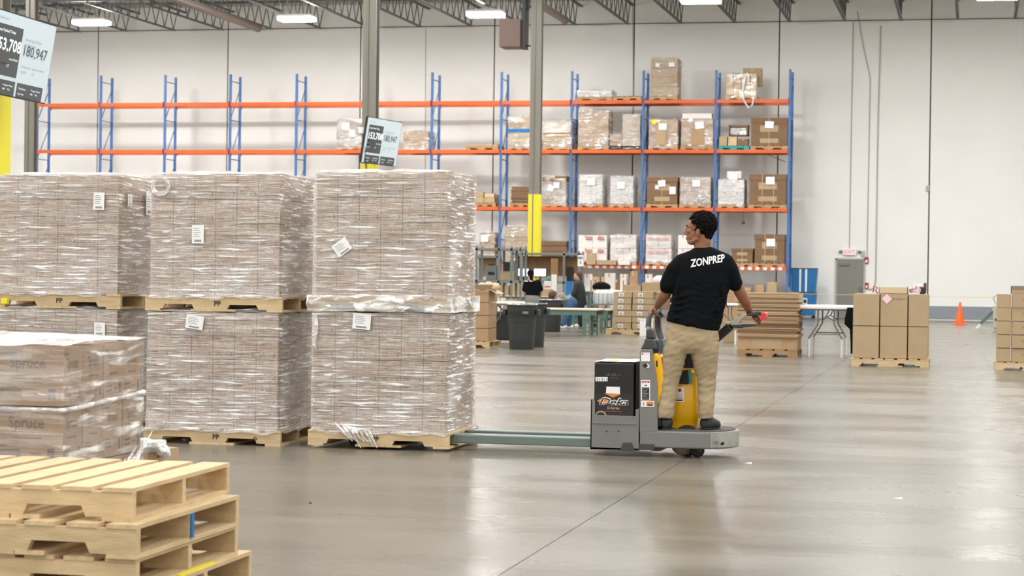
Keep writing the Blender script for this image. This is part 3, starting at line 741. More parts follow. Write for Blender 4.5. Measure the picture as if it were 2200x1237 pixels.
# chassis bumper and rounded platform
px0 = Q(1374, 945)[0]; pxr = Q(1576, 945)[0]
zc0 = Q(1450, 963)[1]; zc1 = Q(1450, 926.5)[1]
def plat(inset=0.):
    pts = [(px0, inset), ]
    cxr = pxr-TW*.5+.06
    pts = [(px0+inset, inset)]
    for k in range(17):
        a = -math.pi/2+math.pi*k/16
        pts.append((cxr+(TW/2-.06-inset)*math.cos(a), TW/2+(TW/2-inset)*math.sin(a)))
    pts.append((px0+inset, TW-inset)); return pts
po = plat()
lo = [(x, y) for x, y in po]
MB().prism(po, zc0, zc1, axis='z').build('platform_bumper', 'plate_grey', truck, bevel=.012)
# worn bare steel nose of the bumper
wn = []
outer = [p for p in plat(-.004) if p[0] > pxr-.22]
inn = [p for p in plat(.01) if p[0] > pxr-.22][::-1]
MB().prism(outer+inn, zc0+.012, zc1-.006, axis='z').build('worn_nose', 'worn_metal', truck)
x, z = Q(1549, 953, 0)
MB().lathe((x+.01, .025, z), [(.013, -.035), (.013, .035)], 12, axis='y').build('nose_hole', 'rubber', truck)
MB().prism(plat(.03), zc1, zc1+.008, axis='z').build('tread_mat', 'tread_grey', truck)
MB().prism([Q(1376, 955), Q(1376, 964), Q(1394, 964), Q(1398, 969), Q(1416, 970), Q(1432, 963), Q(1420, 955)], .04, TW-.04).build('belly_plate', 'blade_grey', truck, bevel=.004)
x, z = Q(1380, 958); MB().box(x-.03, x+.1, -.004, .01, zc0-.02, zc0+.03).build('link_bracket', 'blade_grey', truck, bevel=.004)
# drive wheel and caster
wx = Q(1468, 985)[0]
MB().lathe((wx, .24, .127), [(.09, -.05), (.125, -.045), (.127, 0), (.125, .045), (.09, .05)], 28, axis='y').build('drive_wheel', 'rubber', truck, smooth=True)
m = MB(); m.lathe((wx-.03, .14, .105), [(.0, -.04), (.045, -.035), (.09, 0), (.1, .04), (.08, .12)], 20, axis='y', close=False); m.build('drive_hub', 'hub_beige', truck, smooth=True)
for dx, dz in ((-.06, .08), (-.01, .05), (.035, .075), (.0, .11)): MB().lathe((wx-.03+dx*.8, .105, dz+.03), [(.009, -.02), (.009, .02)], 6, axis='y').build('hub_bolt', 'worn_metal', truck)
MB().lathe((wx+.1, .12, .056), [(.04, -.03), (.055, -.02), (.055, .02), (.04, .03)], 18, axis='y').build('caster_wheel', 'rubber', truck, smooth=True)
MB().bar((wx+.11, .09, .055), (wx+.15, .09, .13), .03, .05).build('caster_fork', 'blade_grey', truck, bevel=.004)
# yellow hood, forward rib and rear cover
hd = MB()
hd.prism([Q(a, b, .12) for a, b in ((1402, 872), (1402, 762), (1412, 757), (1424, 765), (1430, 800), (1430, 872))], .03, TW-.03)
hd.build('yellow_side_cover', 'hood_yellow', truck, bevel=.015)
flat(truck, 'rubber', [(1409, 775), (1412, 774), (1413, 788), (1410, 788)], .028, 'hood_slot')
sec = []
YH = .22
hx0, hx1 = Q(1446, 900, YH)[0], Q(1500, 900, YH)[0]
zh = [Q(1470, y, YH)[1] for y in (919, 903, 898, 850, 800, 790, 785)]
zh[0] = zc1+.008
prof = [(zh[0], .02, 0), (zh[1], .005, .01), (zh[2], .0, .0), (zh[3], .0, .0), (zh[4], .012, .02), (zh[5], .035, .05), (zh[6], .07, .1)]
vs = []; n_ = 20
for z, ins, dy in prof:
    for k in range(n_):
        a = 2*math.pi*k/n_; ca, sa = math.cos(a), math.sin(a); pw = .35
        vs.append(((hx0+hx1)/2-.06+((hx1-hx0)/2+.06-ins)*math.copysign(abs(ca)**pw, ca), YH+.17+dy*.5+(.17-ins-dy*.5)*math.copysign(abs(sa)**pw, sa), z))
fs = [((i-1)*n_+k, (i-1)*n_+(k+1) % n_, i*n_+(k+1) % n_, i*n_+k) for i in range(1, len(prof)) for k in range(n_)]+[tuple(range(n_)), tuple(range((len(prof)-1)*n_, len(prof)*n_))]
hood = MB().add(vs, fs).build('yellow_hood', 'hood_yellow', truck, smooth=True)
def flatH(m_, pts, name, off=.004): return MB().add([(x, YH-off, z) for x, z in [Q(a, b, YH) for a, b in pts]], [tuple(range(len(pts)))]).build(name, m_, hood, fix=False)
flatH('rubber', [(1457, 824), (1462, 796), (1478, 794), (1481, 822), (1478, 825)], 'storage_pocket')
flatH('teal_plastic', [(1477, 794), (1484, 793), (1488, 818), (1487, 824), (1481, 823)], 'teal_folder')
flatH('paper', [(1451, 832), (1471, 831), (1469, 864), (1450, 862)], 'warning_label')
x, z = Q(1460.5, 838, YH)
MB().lathe((x, YH-.006, z), [(.015, 0), (.015, .001)], 8, axis='y').build('stop_symbol', 'alarm_red', hood)
for k in range(5):
    a_ = Q(1453, 847+k*3, YH); b2 = Q(1467, 848.2+k*3, YH); MB().box(a_[0], b2[0], YH-.006, YH-.005, b2[1], a_[1]).build('label_line', 'barcode', hood)
a_ = Q(1453, 858, YH); b2 = Q(1467, 861, YH); MB().box(a_[0], b2[0], YH-.006, YH-.005, b2[1], a_[1]).build('label_line', 'label_black', hood)
# tiller base cowl between hood and body
cw = [Q(a, b, .3) for a, b in ((1462, 800), (1466, 770), (1474, 746), (1486, 746), (1492, 786), (1494, 800))]
MB().prism(cw, .3, .48).build('tiller_base', 'black_plastic', truck, bevel=.02)
# front cowl tapering up to the grab bar
cb = [(1376, 751), (1384, 736), (1386, 727), (1403, 728), (1410, 751)]
MB().prism(poly(cb, .05), .03, .28).build('front_cowl', 'blade_grey', truck, bevel=.012)
MB().prism(poly([(1386, 728), (1388, 706), (1400, 706), (1405, 728)], .05), .06, .22).build('cowl_neck', 'blade_grey', truck, bevel=.015)
MB().prism([Q(a, b, .25) for a, b in ((1400, 765), (1404, 751), (1412, 742), (1413, 731), (1425, 728), (1427, 740), (1424, 756), (1404, 766))], .2, .5).build('display_pod', 'blue_grey_plastic', truck, bevel=.02)
# grab loop
def P3(px, py, dy): x, z = Q(px, py, dy); return (x, dy, z)
gl = [P3(1394, 712, .12), P3(1393, 700, .12), P3(1394, 686, .14), P3(1397, 676, .2), P3(1402, 671.5, .3), P3(1407, 671.5, .42), P3(1412, 675, .5), P3(1413, 690, .54), P3(1414, 705, .54), P3(1418, 720, .52), P3(1423, 733, .48)]
MB().tube(gl, [.024, .023, .022, .02, .018, .018, .022, .026, .028, .027, .026], 12).build('grab_bar', 'dark_grey_plastic', truck, smooth=True)
MB().tube([P3(1416, 671, .5), P3(1424, 680, .5)], [.02, .016], 10).build('button_pod', 'black_plastic', truck, smooth=True)
fb = MB().tube([P3(1393.5, 711, .12), P3(1393, 701, .12)], .028, 10).build('film_wrap', 'film_dense', truck, smooth=True)
# tiller arm and handle
a0, a1 = P3(1480, 778, .42), P3(1570, 700, .36)
MB().bar(a0, a1, .07, .085, up=(0, 1, 0)).build('tiller_arm', 'black_plastic', truck, bevel=.01)
hp = [(1567, 694), (1597, 673), (1604, 672), (1606, 677), (1592, 688), (1588, 695), (1594, 693), (1626, 694), (1628, 697), (1612, 701), (1590, 704), (1576, 702)]
th = MB().prism([Q(a, b, .36) for a, b in hp], .31, .43).build('tiller_head', 'handle_beige', truck, bevel=.014)
MB().prism([Q(a, b, .36) for a, b in ((1570, 698), (1590, 697), (1600, 695), (1627, 695), (1628, 698), (1610, 702), (1590, 704.5), (1576, 703))], .295, .445).build('lower_grip_shell', 'dark_grey_plastic', th, bevel=.01)
MB().prism([Q(a, b, .36) for a, b in ((1598, 674), (1632, 668), (1640, 671), (1640, 676), (1628, 678), (1606, 679))], .33, .41).build('grip_crossbar', 'dark_grey_plastic', th, bevel=.012)
MB().prism([Q(a, b, .36) for a, b in ((1636, 672), (1644, 670.5), (1648, 674), (1648, 682), (1640, 688), (1634, 687), (1637, 679))], .28, .46).build('red_reverse_button', 'red_plastic', th, bevel=.004)
# side plate stickers
def st_(pts, m_, name, off=.003): return MB().add([(x, -off, z) for x, z in poly(pts)], [tuple(range(len(pts)))]).build(name, m_, truck, fix=False)
st_([(1377.5, 757), (1396, 757), (1396.5, 776), (1377.5, 776)], 'paper', 'white_label')
x, z = Q(1380.5, 760); MB().lathe((x, -.004, z), [(.007, 0), (.007, .001)], 10, axis='y').build('red_dot', 'alarm_red', truck)
st_([(1384, 759.5), (1394, 759.5), (1394, 760.7), (1384, 760.7)], 'paper_pink', 'label_line', .004)
x, z = Q(1386, 785); MB().lathe((x, -.002, z), [(.016, 0), (.016, .003)], 16, axis='y').build('key_hole', 'rubber', truck)
MB().tube([(x+.02, -.008, z+.012), (x+.035, -.01, z-.005), (x+.03, -.01, z-.02), (x+.018, -.008, z-.012)], .005, 6).build('white_hook', 'paper', truck, smooth=True)
st_([(1377.5, 816), (1397, 816), (1397, 860), (1377.5, 860)], 'paper', 'warning_label')
st_([(1379, 818), (1395.5, 818), (1395.5, 822), (1379, 822)], 'alarm_red', 'label_header', .004)
x, z = Q(1381, 821.6); MB().text('DANGER', (x, -.005, z), .012, width=.045, bold=.01).build('label_lettering', 'paper', truck, fix=False)
st_([(1379.5, 832), (1395, 832), (1395, 858.5), (1379.5, 858.5)], 'label_black', 'label_text_block', .004)
for k in range(7):
    st_([(1381, 834.5+k*3.3), (1393.5-(k % 3)*2, 834.5+k*3.3), (1393.5-(k % 3)*2, 835.6+k*3.3), (1381, 835.6+k*3.3)], 'barcode', 'label_line', .005)
st_([(1384, 828.5), (1386, 825.5), (1387, 827), (1389, 825.5), (1391, 828.5)], 'label_black', 'pictogram', .004)
st_([(1377.5, 861), (1406, 861), (1406, 873.5), (1377.5, 873.5)], 'paper', 'pinch_label')
st_([(1389, 862.5), (1404, 862.5), (1404, 871.5), (1389, 871.5)], 'orange_print', 'label_picture', .004)
st_([(1391, 868.5), (1402, 868.5), (1402, 871.5), (1391, 871.5)], 'label_black', 'label_picture', .005)
st_([(1382.5, 863), (1383.3, 863), (1383.3, 872), (1382.5, 872)], 'label_black', 'pictogram', .004)
st_([(1380, 867), (1386, 866.4), (1386, 867.2), (1380, 867.8)], 'label_black', 'pictogram', .004)
# ------------------------------------------------------------------ people: lofted forms fused into one continuous skin
def loft(b, rings, n=16, cap=True, mi=0):
    """rings: (centre, half-width vector, half-depth vector)"""
    vs = []; fs = []
    for c, a, d in rings:
        for k in range(n):
            t = 2*math.pi*k/n; ca, sa = math.cos(t), math.sin(t)
            vs.append(c+a*math.copysign(abs(ca)**.9, ca)+d*math.copysign(abs(sa)**.9, sa))
    for i in range(len(rings)-1):
        for k in range(n): fs.append((i*n+k, i*n+(k+1) % n, (i+1)*n+(k+1) % n, (i+1)*n+k))
    fs += [tuple(reversed(range(n))), tuple(range((len(rings)-1)*n, len(rings)*n))]
    b.add(vs, fs, mi)
def limb(b, pts, rad, n=12, flat_=(1, 1)):
    """tapered tube with domed ends; rad in metres per point"""
    pts = [Vector(p) for p in pts]; rings = []; ref = Vector((1, 0, 0))
    t0 = (pts[1]-pts[0]).normalized(); t1 = (pts[-1]-pts[-2]).normalized()
    P = [(pts[0]-t0*rad[0]*.85, rad[0]*.35), (pts[0]-t0*rad[0]*.5, rad[0]*.8)]+list(zip(pts, rad))+[(pts[-1]+t1*rad[-1]*.5, rad[-1]*.8), (pts[-1]+t1*rad[-1]*.85, rad[-1]*.35)]
    for i, (p, r) in enumerate(P):
        t = (P[min(i+1, len(P)-1)][0]-P[max(i-1, 0)][0]).normalized()
        a = ref-t*ref.dot(t)
        if a.length < .3: a = Vector((0, 1, 0))-t*t.y
        a.normalize(); d = t.cross(a); rings.append((p, a*r*flat_[0], d*r*flat_[1]))
    loft(b, rings, n)
def ell(b, c, r, rot=None, n=14, m=8):
    c = Vector(c); R_ = rot or Matrix.Identity(3); vs = []; fs = []
    for j in range(1, m):
        ph = math.pi*j/m
        for k in range(n):
            t = 2*math.pi*k/n; vs.append(c+R_@Vector((r[0]*math.sin(ph)*math.cos(t), r[1]*math.sin(ph)*math.sin(t), r[2]*math.cos(ph))))
    for j in range(m-2):
        for k in range(n): fs.append((j*n+k, (j+1)*n+k, (j+1)*n+(k+1) % n, j*n+(k+1) % n))
    vs += [c+R_@Vector((0, 0, r[2])), c-R_@Vector((0, 0, r[2]))]; a = len(vs)-2
    for k in range(n): fs += [(a, k, (k+1) % n), (a+1, (m-2)*n+(k+1) % n, (m-2)*n+k)]
    b.add(vs, fs)
def fuse(b, name, m, parent, voxel, iters=6, crease=None):
    me = b.mesh(name, [m]); bm = bmesh.new(); bm.from_mesh(me); bmesh.ops.recalc_face_normals(bm, faces=bm.faces); bm.to_mesh(me); bm.free()
    o = bpy.data.objects.new(name, me); C.objects.link(o)
    r = o.modifiers.new('r', 'REMESH'); r.mode = 'VOXEL'; r.voxel_size = voxel
    s = o.modifiers.new('s', 'SMOOTH'); s.factor = .5; s.iterations = iters
    dg = bpy.context.evaluated_depsgraph_get(); dg.update()
    nm = bpy.data.meshes.new_from_object(o.evaluated_get(dg)); bpy.data.objects.remove(o); bpy.data.meshes.remove(me)
    if crease:
        for v in nm.vertices:
            v.co += v.normal*crease(v.co)
    nm.name = name
    if not len(nm.materials): nm.materials.append(MATS[m])
    smooth_mesh(nm, None)
    o = bpy.data.objects.new(name, nm); C.objects.link(o); o.parent = parent; return o

ZM = 16.66
mb_ = at(1475, 926, ZM)
man = thing('person', 'man in black lettered T-shirt and khaki trousers riding the pallet truck, head turned left', 'person', (mb_.x, mb_.y, zc1+.008))
MO = Vector((mb_.x, mb_.y, zc1+.008))
DZ = (zc1+.008)-at(1475, 925.5, ZM).z
def M(px, py, w=0.): return at(px, py, ZM+w)-MO+Vector((0, 0, DZ*max(0, (py-880)/46.)))
SX = 1/264.4
Ri = _xi.copy(); Fi = _FW.copy()
def ring(xl, xr, y, w, d, tilt=0.):
    """clothes ring seen from x=xl to xr at picture height y (tilt = px drop to the right)"""
    p = M(xl, y-tilt/2, w); q = M(xr, y+tilt/2, w); return ((p+q)/2, (q-p)/2, Vector((Fi.x, Fi.y, 0))*d)
# skin: one surface from hands and head down to feet inside the clothes
sk = MB()
limb(sk, [M(1484, 700), M(1492, 660), M(1503, 600), M(1507, 555)], [.11, .11, .13, .1], flat_=(1.1, .75))
limb(sk, [M(1506, 552, 0), M(1506, 530, -.0), M(1503, 512, -.0)], [.066, .056, .054])
for pts, rr in (([M(1458, 706), M(1445, 800, .03), M(1430, 890, .0)], [.07, .055, .035]), ([M(1512, 708), M(1517, 800, .03), M(1516, 890, 0)], [.07, .055, .035])):
    limb(sk, pts, rr)
limb(sk, [M(1430, 885), M(1429, 905, .03)], [.03, .026]); limb(sk, [M(1515, 885), M(1516, 900, .02)], [.03, .026])
limb(sk, [M(1507, 562), M(1470, 563)], [.06, .045]); limb(sk, [M(1507, 562), M(1552, 562)], [.06, .045])
WL, WR = M(1411, 659, .24), M(1612, 672, .20)
limb(sk, [M(1462, 562), M(1444, 600, .02), M(1428, 634, .07), M(1421, 643, .13), WL], [.056, .052, .046, .042, .026], flat_=(1, 1))
limb(sk, [M(1562, 560), M(1578, 598, .02), M(1590, 628, .06), M(1600, 645, .10), WR], [.046, .05, .048, .044, .028])
def hand(b, W, K, spread, curl, palm_r=.03, thumb=None, fr=.0095):
    """palm from wrist W to knuckle centre K; fingers spread along `spread`, each bending through the 3 directions in curl"""
    s = spread.normalized(); ax = (K-W).normalized()
    rings = []
    nrm = ax.cross(s).normalized()
    for t, hw, hd in ((-.15, .024, .02), (0, .027, .021), (.35, .034, .019), (.75, .041, .017), (1.0, .041, .014), (1.08, .034, .009)):
        rings.append((W.lerp(K, t), s*hw, nrm*hd))
    loft(b, rings, 14)
    for i, (L_, off) in enumerate(((.9, .0), (1.05, .006), (1.0, .004), (.78, -.006))):
        p = K+s*((i-1.5)*.0215)+ax*(off-.008); pts = [p]
        for d_, l_ in zip(curl, (.036, .026, .02)): p = p+d_.normalized()*l_*L_; pts.append(p)
        limb(b, pts, [fr*1.05, fr, fr*.95, fr*.8], 8)
    if thumb:
        p = W.lerp(K, .25)+s*thumb[0]*.028; pts = [p]
        for d_, l_ in zip(thumb[1], (.035, .03, .024)): p = p+d_.normalized()*l_; pts.append(p)
        limb(b, pts, [.014, .0125, .011, .009], 8)
Dn = Vector((0, 0, -1)); Away = Vector((Fi.x, Fi.y, 0)).normalized()
KR = M(1629, 681, .22)
hand(sk, WR, KR, Away*1+Ri*.12, [Ri*.55-Away*0+Dn*.9, Dn*1+Ri*-.35, Ri*-1+Dn*.2], thumb=(-1, [Ri*.3+Dn*.9-Away*.3, Ri*.6+Dn*.6, Ri*.9+Dn*.1]))
KL = M(1400, 665.5, .28)
hand(sk, WL, KL, Away*1+Ri*-.1, [Ri*-.8+Dn*.8, Dn*1+Ri*.1, Ri*.8+Dn*.5], thumb=(-1, [Ri*-.2+Dn*.8-Away*.2, Ri*.4+Dn*.9, Ri*.9+Dn*.3]))
# head in its own frame: x forward (towards picture left and a little away), z up
hc = M(1502, 491.5, .0)
fwd = (-Ri*.95+Away*.31+Vector((0, 0, .05))).normalized(); lef = Vector((0, 0, 1)).cross(fwd).normalized(); upv = fwd.cross(lef)
HR = Matrix((fwd, lef, upv)).transposed(); HS = 1.08
def Hh(x, y, z): return hc+HR@(Vector((x, y, z))*HS)
def hell(b, c, r): ell(b, Hh(*c), tuple(q*HS for q in r), HR)
hell(sk, (-.012, 0, .028), (.094, .074, .086)); hell(sk, (.03, 0, .02), (.064, .062, .07))
hell(sk, (.036, 0, -.04), (.056, .055, .078)); hell(sk, (.052, 0, -.098), (.036, .036, .026))
for s in (-1, 1):
    limb(sk, [Hh(-.012, s*.052, -.04), Hh(.0, s*.05, -.078), Hh(.05, s*.024, -.105)], [.018, .019, .018])
    hell(sk, (.066, s*.034, -.022), (.022, .024, .02))
    limb(sk, [Hh(.088, s*.012, .012), Hh(.074, s*.045, .012)], [.009, .009])
    hell(sk, (-.008, s*.07, -.028), (.017, .011, .031)); hell(sk, (-.014, s*.077, -.012), (.014, .006, .014))
limb(sk, [Hh(.088, 0, .004), Hh(.1, 0, -.02), Hh(.108, 0, -.036)], [.009, .011, .0125]); hell(sk, (.095, 0, -.043), (.014, .017, .009))
limb(sk, [Hh(.084, -.018, -.07), Hh(.094, 0, -.068), Hh(.084, .018, -.07)], [.006, .008, .006]); limb(sk, [Hh(.084, -.015, -.082), Hh(.091, 0, -.081), Hh(.084, .015, -.082)], [.006, .0085, .006])
limb(sk, [Hh(-.03, 0, -.03), Hh(-.045, 0, -.1), M(1510, 540)], [.06, .056, .062])
fuse(sk, 'body', 'skin', man, .0048, 4)
for s in (-1, 1):
    e = MB(); ell(e, Hh(.0765, s*.033, -.004), (.011, .012, .006), HR, 10, 6); e.build('eye', 'eye_white', man, smooth=True)
    e = MB(); ell(e, Hh(.086, s*.032, -.005), (.003, .005, .005), HR, 8, 6); e.build('pupil', 'hair_black', man, smooth=True)
    e = MB(); limb(e, [Hh(.094, s*.016, .017), Hh(.09, s*.034, .022), Hh(.076, s*.05, .016)], [.003, .0045, .003], 8); e.build('eyebrow', 'hair_black', man, smooth=True)
# short curly hair
hb_ = MB(); rnd = random.Random(3)
hell(hb_, (-.03, 0, .05), (.096, .08, .076)); hell(hb_, (-.062, 0, -.0), (.06, .069, .074))
hell(hb_, (-.07, 0, -.045), (.038, .056, .04))
cnt = 0
while cnt < 520:
    th_ = rnd.uniform(0, 2*math.pi); ph = math.acos(rnd.uniform(-1, 1))
    d = Vector((math.sin(ph)*math.cos(th_), math.sin(ph)*math.sin(th_), math.cos(ph)))
    p = Vector((-.028, 0, .036))+Vector((d.x*.1, d.y*.079, d.z*.092))
    # hairline: front edge, temples, round the ear, nape
    if p.z < .062 and p.x > .045: continue
    if p.z < .03 and p.x > .012: continue
    if p.z < -.02 and p.x > -.034: continue
    if p.z < -.075: continue
    p = p*1.0+d*rnd.uniform(-.002, .007); r_ = rnd.uniform(.008, .0135)*(.75 if p.z < -.0 else 1)
    ell(hb_, Hh(*p), (r_, r_, r_), None, 7, 5); cnt += 1
def curl_(co): return noise.noise(co*85)*.006
fuse(hb_, 'hair', 'hair_black', man, .0042, 1, curl_)
# T-shirt
ts = MB()
loft(ts, [ring(1492, 1527, 531, .0, .062, -3), ring(1484, 1540, 536, .0, .075, -2), ring(1466, 1560, 543, .0, .092), ring(1454, 1571, 554, .0, .112), ring(1448, 1573, 575, .0, .128), ring(1446, 1570, 605, 0, .132), ring(1444, 1564, 635, 0, .13),
          ring(1439, 1557, 662, 0, .13, 3), ring(1434, 1551, 682, 0, .135, 12), ring(1431, 1545, 697, 0, .137, 20), ring(1431, 1543, 702, 0, .137, 23)], 28)
limb(ts, [M(1468, 562), M(1452, 580), M(1434, 613, .025)], [.074, .078, .071], 16, (1, 1.05))
limb(ts, [M(1556, 560), M(1568, 580), M(1580, 611, .02)], [.07, .072, .062], 16, (1, 1.1))
# drape folds raised on the back and waist
for a, b2, r_ in (((1450, 640), (1500, 622), .018), ((1446, 655), (1520, 628), .016), ((1442, 668), (1530, 645), .018), ((1448, 684), (1500, 668), .016), ((1510, 690), (1552, 640), .018), ((1475, 700), (1535, 678), .016), ((1548, 600), (1562, 660), .014), ((1460, 600), (1450, 640), .012), ((1530, 640), (1548, 676), .014)):
    p, q = M(a[0], a[1], -.112), M(b2[0], b2[1], -.112); limb(ts, [p, (p+q)/2+Vector((0, 0, -.01)), q], [r_*.6, r_, r_*.5])
def cr_(co): return .006*noise.noise(Vector((co.x*9, co.y*6, co.z*13)))+(.006*noise.noise(Vector((co.x*14+co.z*16, 2, co.z*26))) if co.z < 1.2 else 0)
shirt = fuse(ts, 'tshirt', 'shirt_black', man, .0075, 9, cr_)
# lettering laid on the cloth of the back
bv = BVHTree.FromPolygons([v.co for v in shirt.data.vertices], [tuple(p.vertices) for p in shirt.data.polygons])
def on_shirt(s_, p0, p1, h, bold, shear, name, slices=None):
    o_ = M(*p0, -.4); e_ = M(*p1, -.4); xd = (e_-o_); L_ = xd.length; xd.normalize(); yd = Away.cross(xd); yd = -yd if yd.z < 0 else yd
    v, f = text_mesh(s_, shear, bold); mx = max(p.x for p in v); mn = min(p.x for p in v); sc = L_/(mx-mn)
    bm = bmesh.new(); vv = [bm.verts.new((p.x, p.y, 0)) for p in v]
    for q in f:
        try: bm.faces.new([vv[i] for i in q])
        except ValueError: pass
    bmesh.ops.subdivide_edges(bm, edges=[e for e in bm.edges if e.calc_length() > .15], cuts=2)
    if slices: slices(bm)
    bmesh.ops.triangulate(bm, faces=bm.faces)
    for q in bm.verts:
        w0 = o_+xd*((q.co.x-mn)*sc)+yd*(q.co.y*h); hit = bv.ray_cast(w0, Away)
        q.co = (hit[0]-Away*.004) if hit[0] else w0
    me = bpy.data.meshes.new(name); bm.to_mesh(me); bm.free(); me.materials.append(MATS['print_white']); return put(name, me, man)
def cut_z(bm):
    geom = bm.verts[:]+bm.edges[:]+bm.faces[:]
on_shirt('ZONPREP', (1490, 573.5), (1568, 560.5), .084, .028, .25, 'shirt_lettering')
# slash through the Z of the lettering
# khaki trousers
kh = MB()
loft(kh, [ring(1438, 1540, 684, 0, .118, 10), ring(1433, 1544, 706, 0, .122, 12), ring(1429, 1545, 730, 0, .128, 6), ring(1428, 1545, 748, 0, .118), ring(1430, 1543, 760, 0, .08)], 24)
loft(kh, [ring(1430, 1478, 735, 0, .11), ring(1425, 1479, 750, 0, .11), ring(1421.5, 1469, 785, .015, .094), ring(1418, 1460, 815, .03, .084), ring(1414.5, 1454.5, 845, .02, .074), ring(1411, 1450.5, 875, 0, .072), ring(1410.5, 1447, 893, 0, .07), ring(1412, 1445, 899, 0, .066)], 18)
loft(kh, [ring(1484, 1545, 735, 0, .11), ring(1482, 1545, 752, 0, .11), ring(1489, 1541, 785, .015, .094), ring(1496, 1538.5, 815, .03, .084), ring(1498, 1537, 845, .02, .076), ring(1499.5, 1534, 875, 0, .073), ring(1500, 1532, 892, 0, .07), ring(1502, 1530, 899, 0, .064)], 18)
def kw_(co):
    z = co.z
    f_ = .008 if z < .45 else .004
    return f_*noise.noise(Vector((co.x*7, co.y*7, z*19)))+.0055*noise.noise(Vector((co.x*10+z*22, co.y*8, z*26-co.x*18)))
tr = fuse(kh, 'trousers', 'khaki', man, .0075, 5, kw_)
# back pocket welts and belt loop line
for (x0_, x1_, y_) in ((1445, 1466, 735), (1506, 1530, 739)):
    pass
# shoes
def shoe(heel, toe, name):
    b = MB(); h_ = Vector(heel); t_ = Vector(toe); ax = (t_-h_); ax.z = 0; L_ = ax.length; ax.normalize(); sd = Vector((-ax.y, ax.x, 0)); z0 = .004
    def rg(t, hw, zlo, zhi): c = h_+ax*L_*t; return (Vector((c.x, c.y, (zlo+zhi)/2)), sd*hw, Vector((0, 0, (zhi-zlo)/2)))
    loft(b, [rg(-.04, .022, .02, .07), rg(.02, .042, .006, .105), rg(.2, .046, .004, .118), rg(.42, .047, .004, .112), rg(.65, .052, .004, .09), rg(.85, .05, .004, .076), rg(.97, .038, .006, .06), rg(1.03, .018, .012, .036)], 14)
    limb(b, [h_+ax*.06+Vector((0, 0, .07)), h_+ax*.055+Vector((0, 0, .14))], [.048, .046])
    o = fuse(b, 'shoe', 'shoe_black', man, .006, 3)
    s = MB(); loft(s, [(Vector(((h_+ax*L_*t).x, (h_+ax*L_*t).y, .008)), sd*hw, Vector((0, 0, .009))) for t, hw in ((-.05, .028), (.0, .04), (.3, .042), (.65, .052), (.9, .046), (1.04, .022))], 12)
    s.build('sole', 'rubber', o, smooth=True)
fl_ = M(1430, 920, -.02); fr_ = M(1512, 918, .0)
shoe((fl_.x, fl_.y, 0), (fl_+Away*.24+Ri*.03).to_tuple(), 'l')
shoe((fr_.x, fr_.y, 0), (fr_+Ri*.13+Away*.2).to_tuple(), 'r')

# ------------------------------------------------------------------ workers far behind
def worker(px, py_foot, Z, label, build):
    g = G(px, py_foot, 0) if Z is None else at(px, py_foot, Z); o = Vector((g.x, g.y, 0)); t = thing('person', label, 'person', o); build(t, o, -_sy*g.x+_cy*g.y); return t
def w1(t, o, Z):
    A = lambda x, y, w=0: at(x, y, Z+w)-o
    b = MB(); limb(b, [A(1144, 640), A(1142, 605)], [.15, .14], flat_=(1, .7)); limb(b, [A(1141, 604), A(1141, 593)], [.06, .06])
    ell(b, A(1140, 590), (.085, .1, .115)); limb(b, [A(1130, 608), A(1128, 625, .08), A(1137, 634, .3)], [.06, .05, .04]); limb(b, [A(1155, 608), A(1161, 626, .05), A(1158, 640, .25)], [.06, .055, .045])
    for s in (-1, 1): limb(b, [A(1144+s*5, 648), A(1144+s*6, 690), Vector((A(1144+s*6, 700).x, 0, .06))], [.09, .07, .05]); limb(b, [Vector((A(1144+s*6, 700).x, 0, .06)), Vector((A(1144+s*6, 700).x, .16, .03))], [.05, .04])
    for hx in (1137, 1157):
        p = A(hx, 636, .3)
        for k in range(5): limb(b, [p+Vector((k*.018-.036, 0, 0)), p+Vector((k*.018-.036, .06, -.02-.004*k))], [.009, .008], 6)
    fuse(b, 'body', 'skin_light', t, .02, 3)
    b = MB(); loft(b, [(A(1142, 601), Ri*.1, Away*.08), (A(1143, 605), Ri*.2, Away*.12), (A(1144, 615), Ri*.215, Away*.14), (A(1145, 628), Ri*.2, Away*.14), (A(1145, 635), Ri*.2, Away*.14)], 16)
    limb(b, [A(1131, 606), A(1127, 622, .06)], [.08, .075]); limb(b, [A(1156, 606), A(1161, 622, .05)], [.085, .08]); fuse(b, 'tshirt', 'shirt_black', t, .02, 4)
    for x0_, x1_ in ((1127, 1134), (1137, 1144)): MB().bar(A(x0_, 603, -.16), A(x1_, 604, -.17), .01, .03).build('shirt_print', 'print_white', t)
    b = MB(); loft(b, [(A(1144, 632), Ri*.18, Away*.13), (A(1144, 642), Ri*.19, Away*.15), (A(1144, 654), Ri*.2, Away*.14)], 14)
    for s in (-1, 1): limb(b, [A(1144+s*5, 650), A(1144+s*6, 690)], [.105, .08])
    fuse(b, 'trousers', 'grey_cloth', t, .02, 3)
    b = MB(); ell(b, A(1140, 587), (.1, .12, .105)); limb(b, [A(1141, 592, -.1), A(1142, 600, -.14), A(1142, 608, -.15)], [.055, .045, .02]); fuse(b, 'hair', 'hair_black', t, .018, 2)
worker(1144, 702, None, 'worker with dark ponytail and black printed shirt, back turned, facing the monitors', w1)
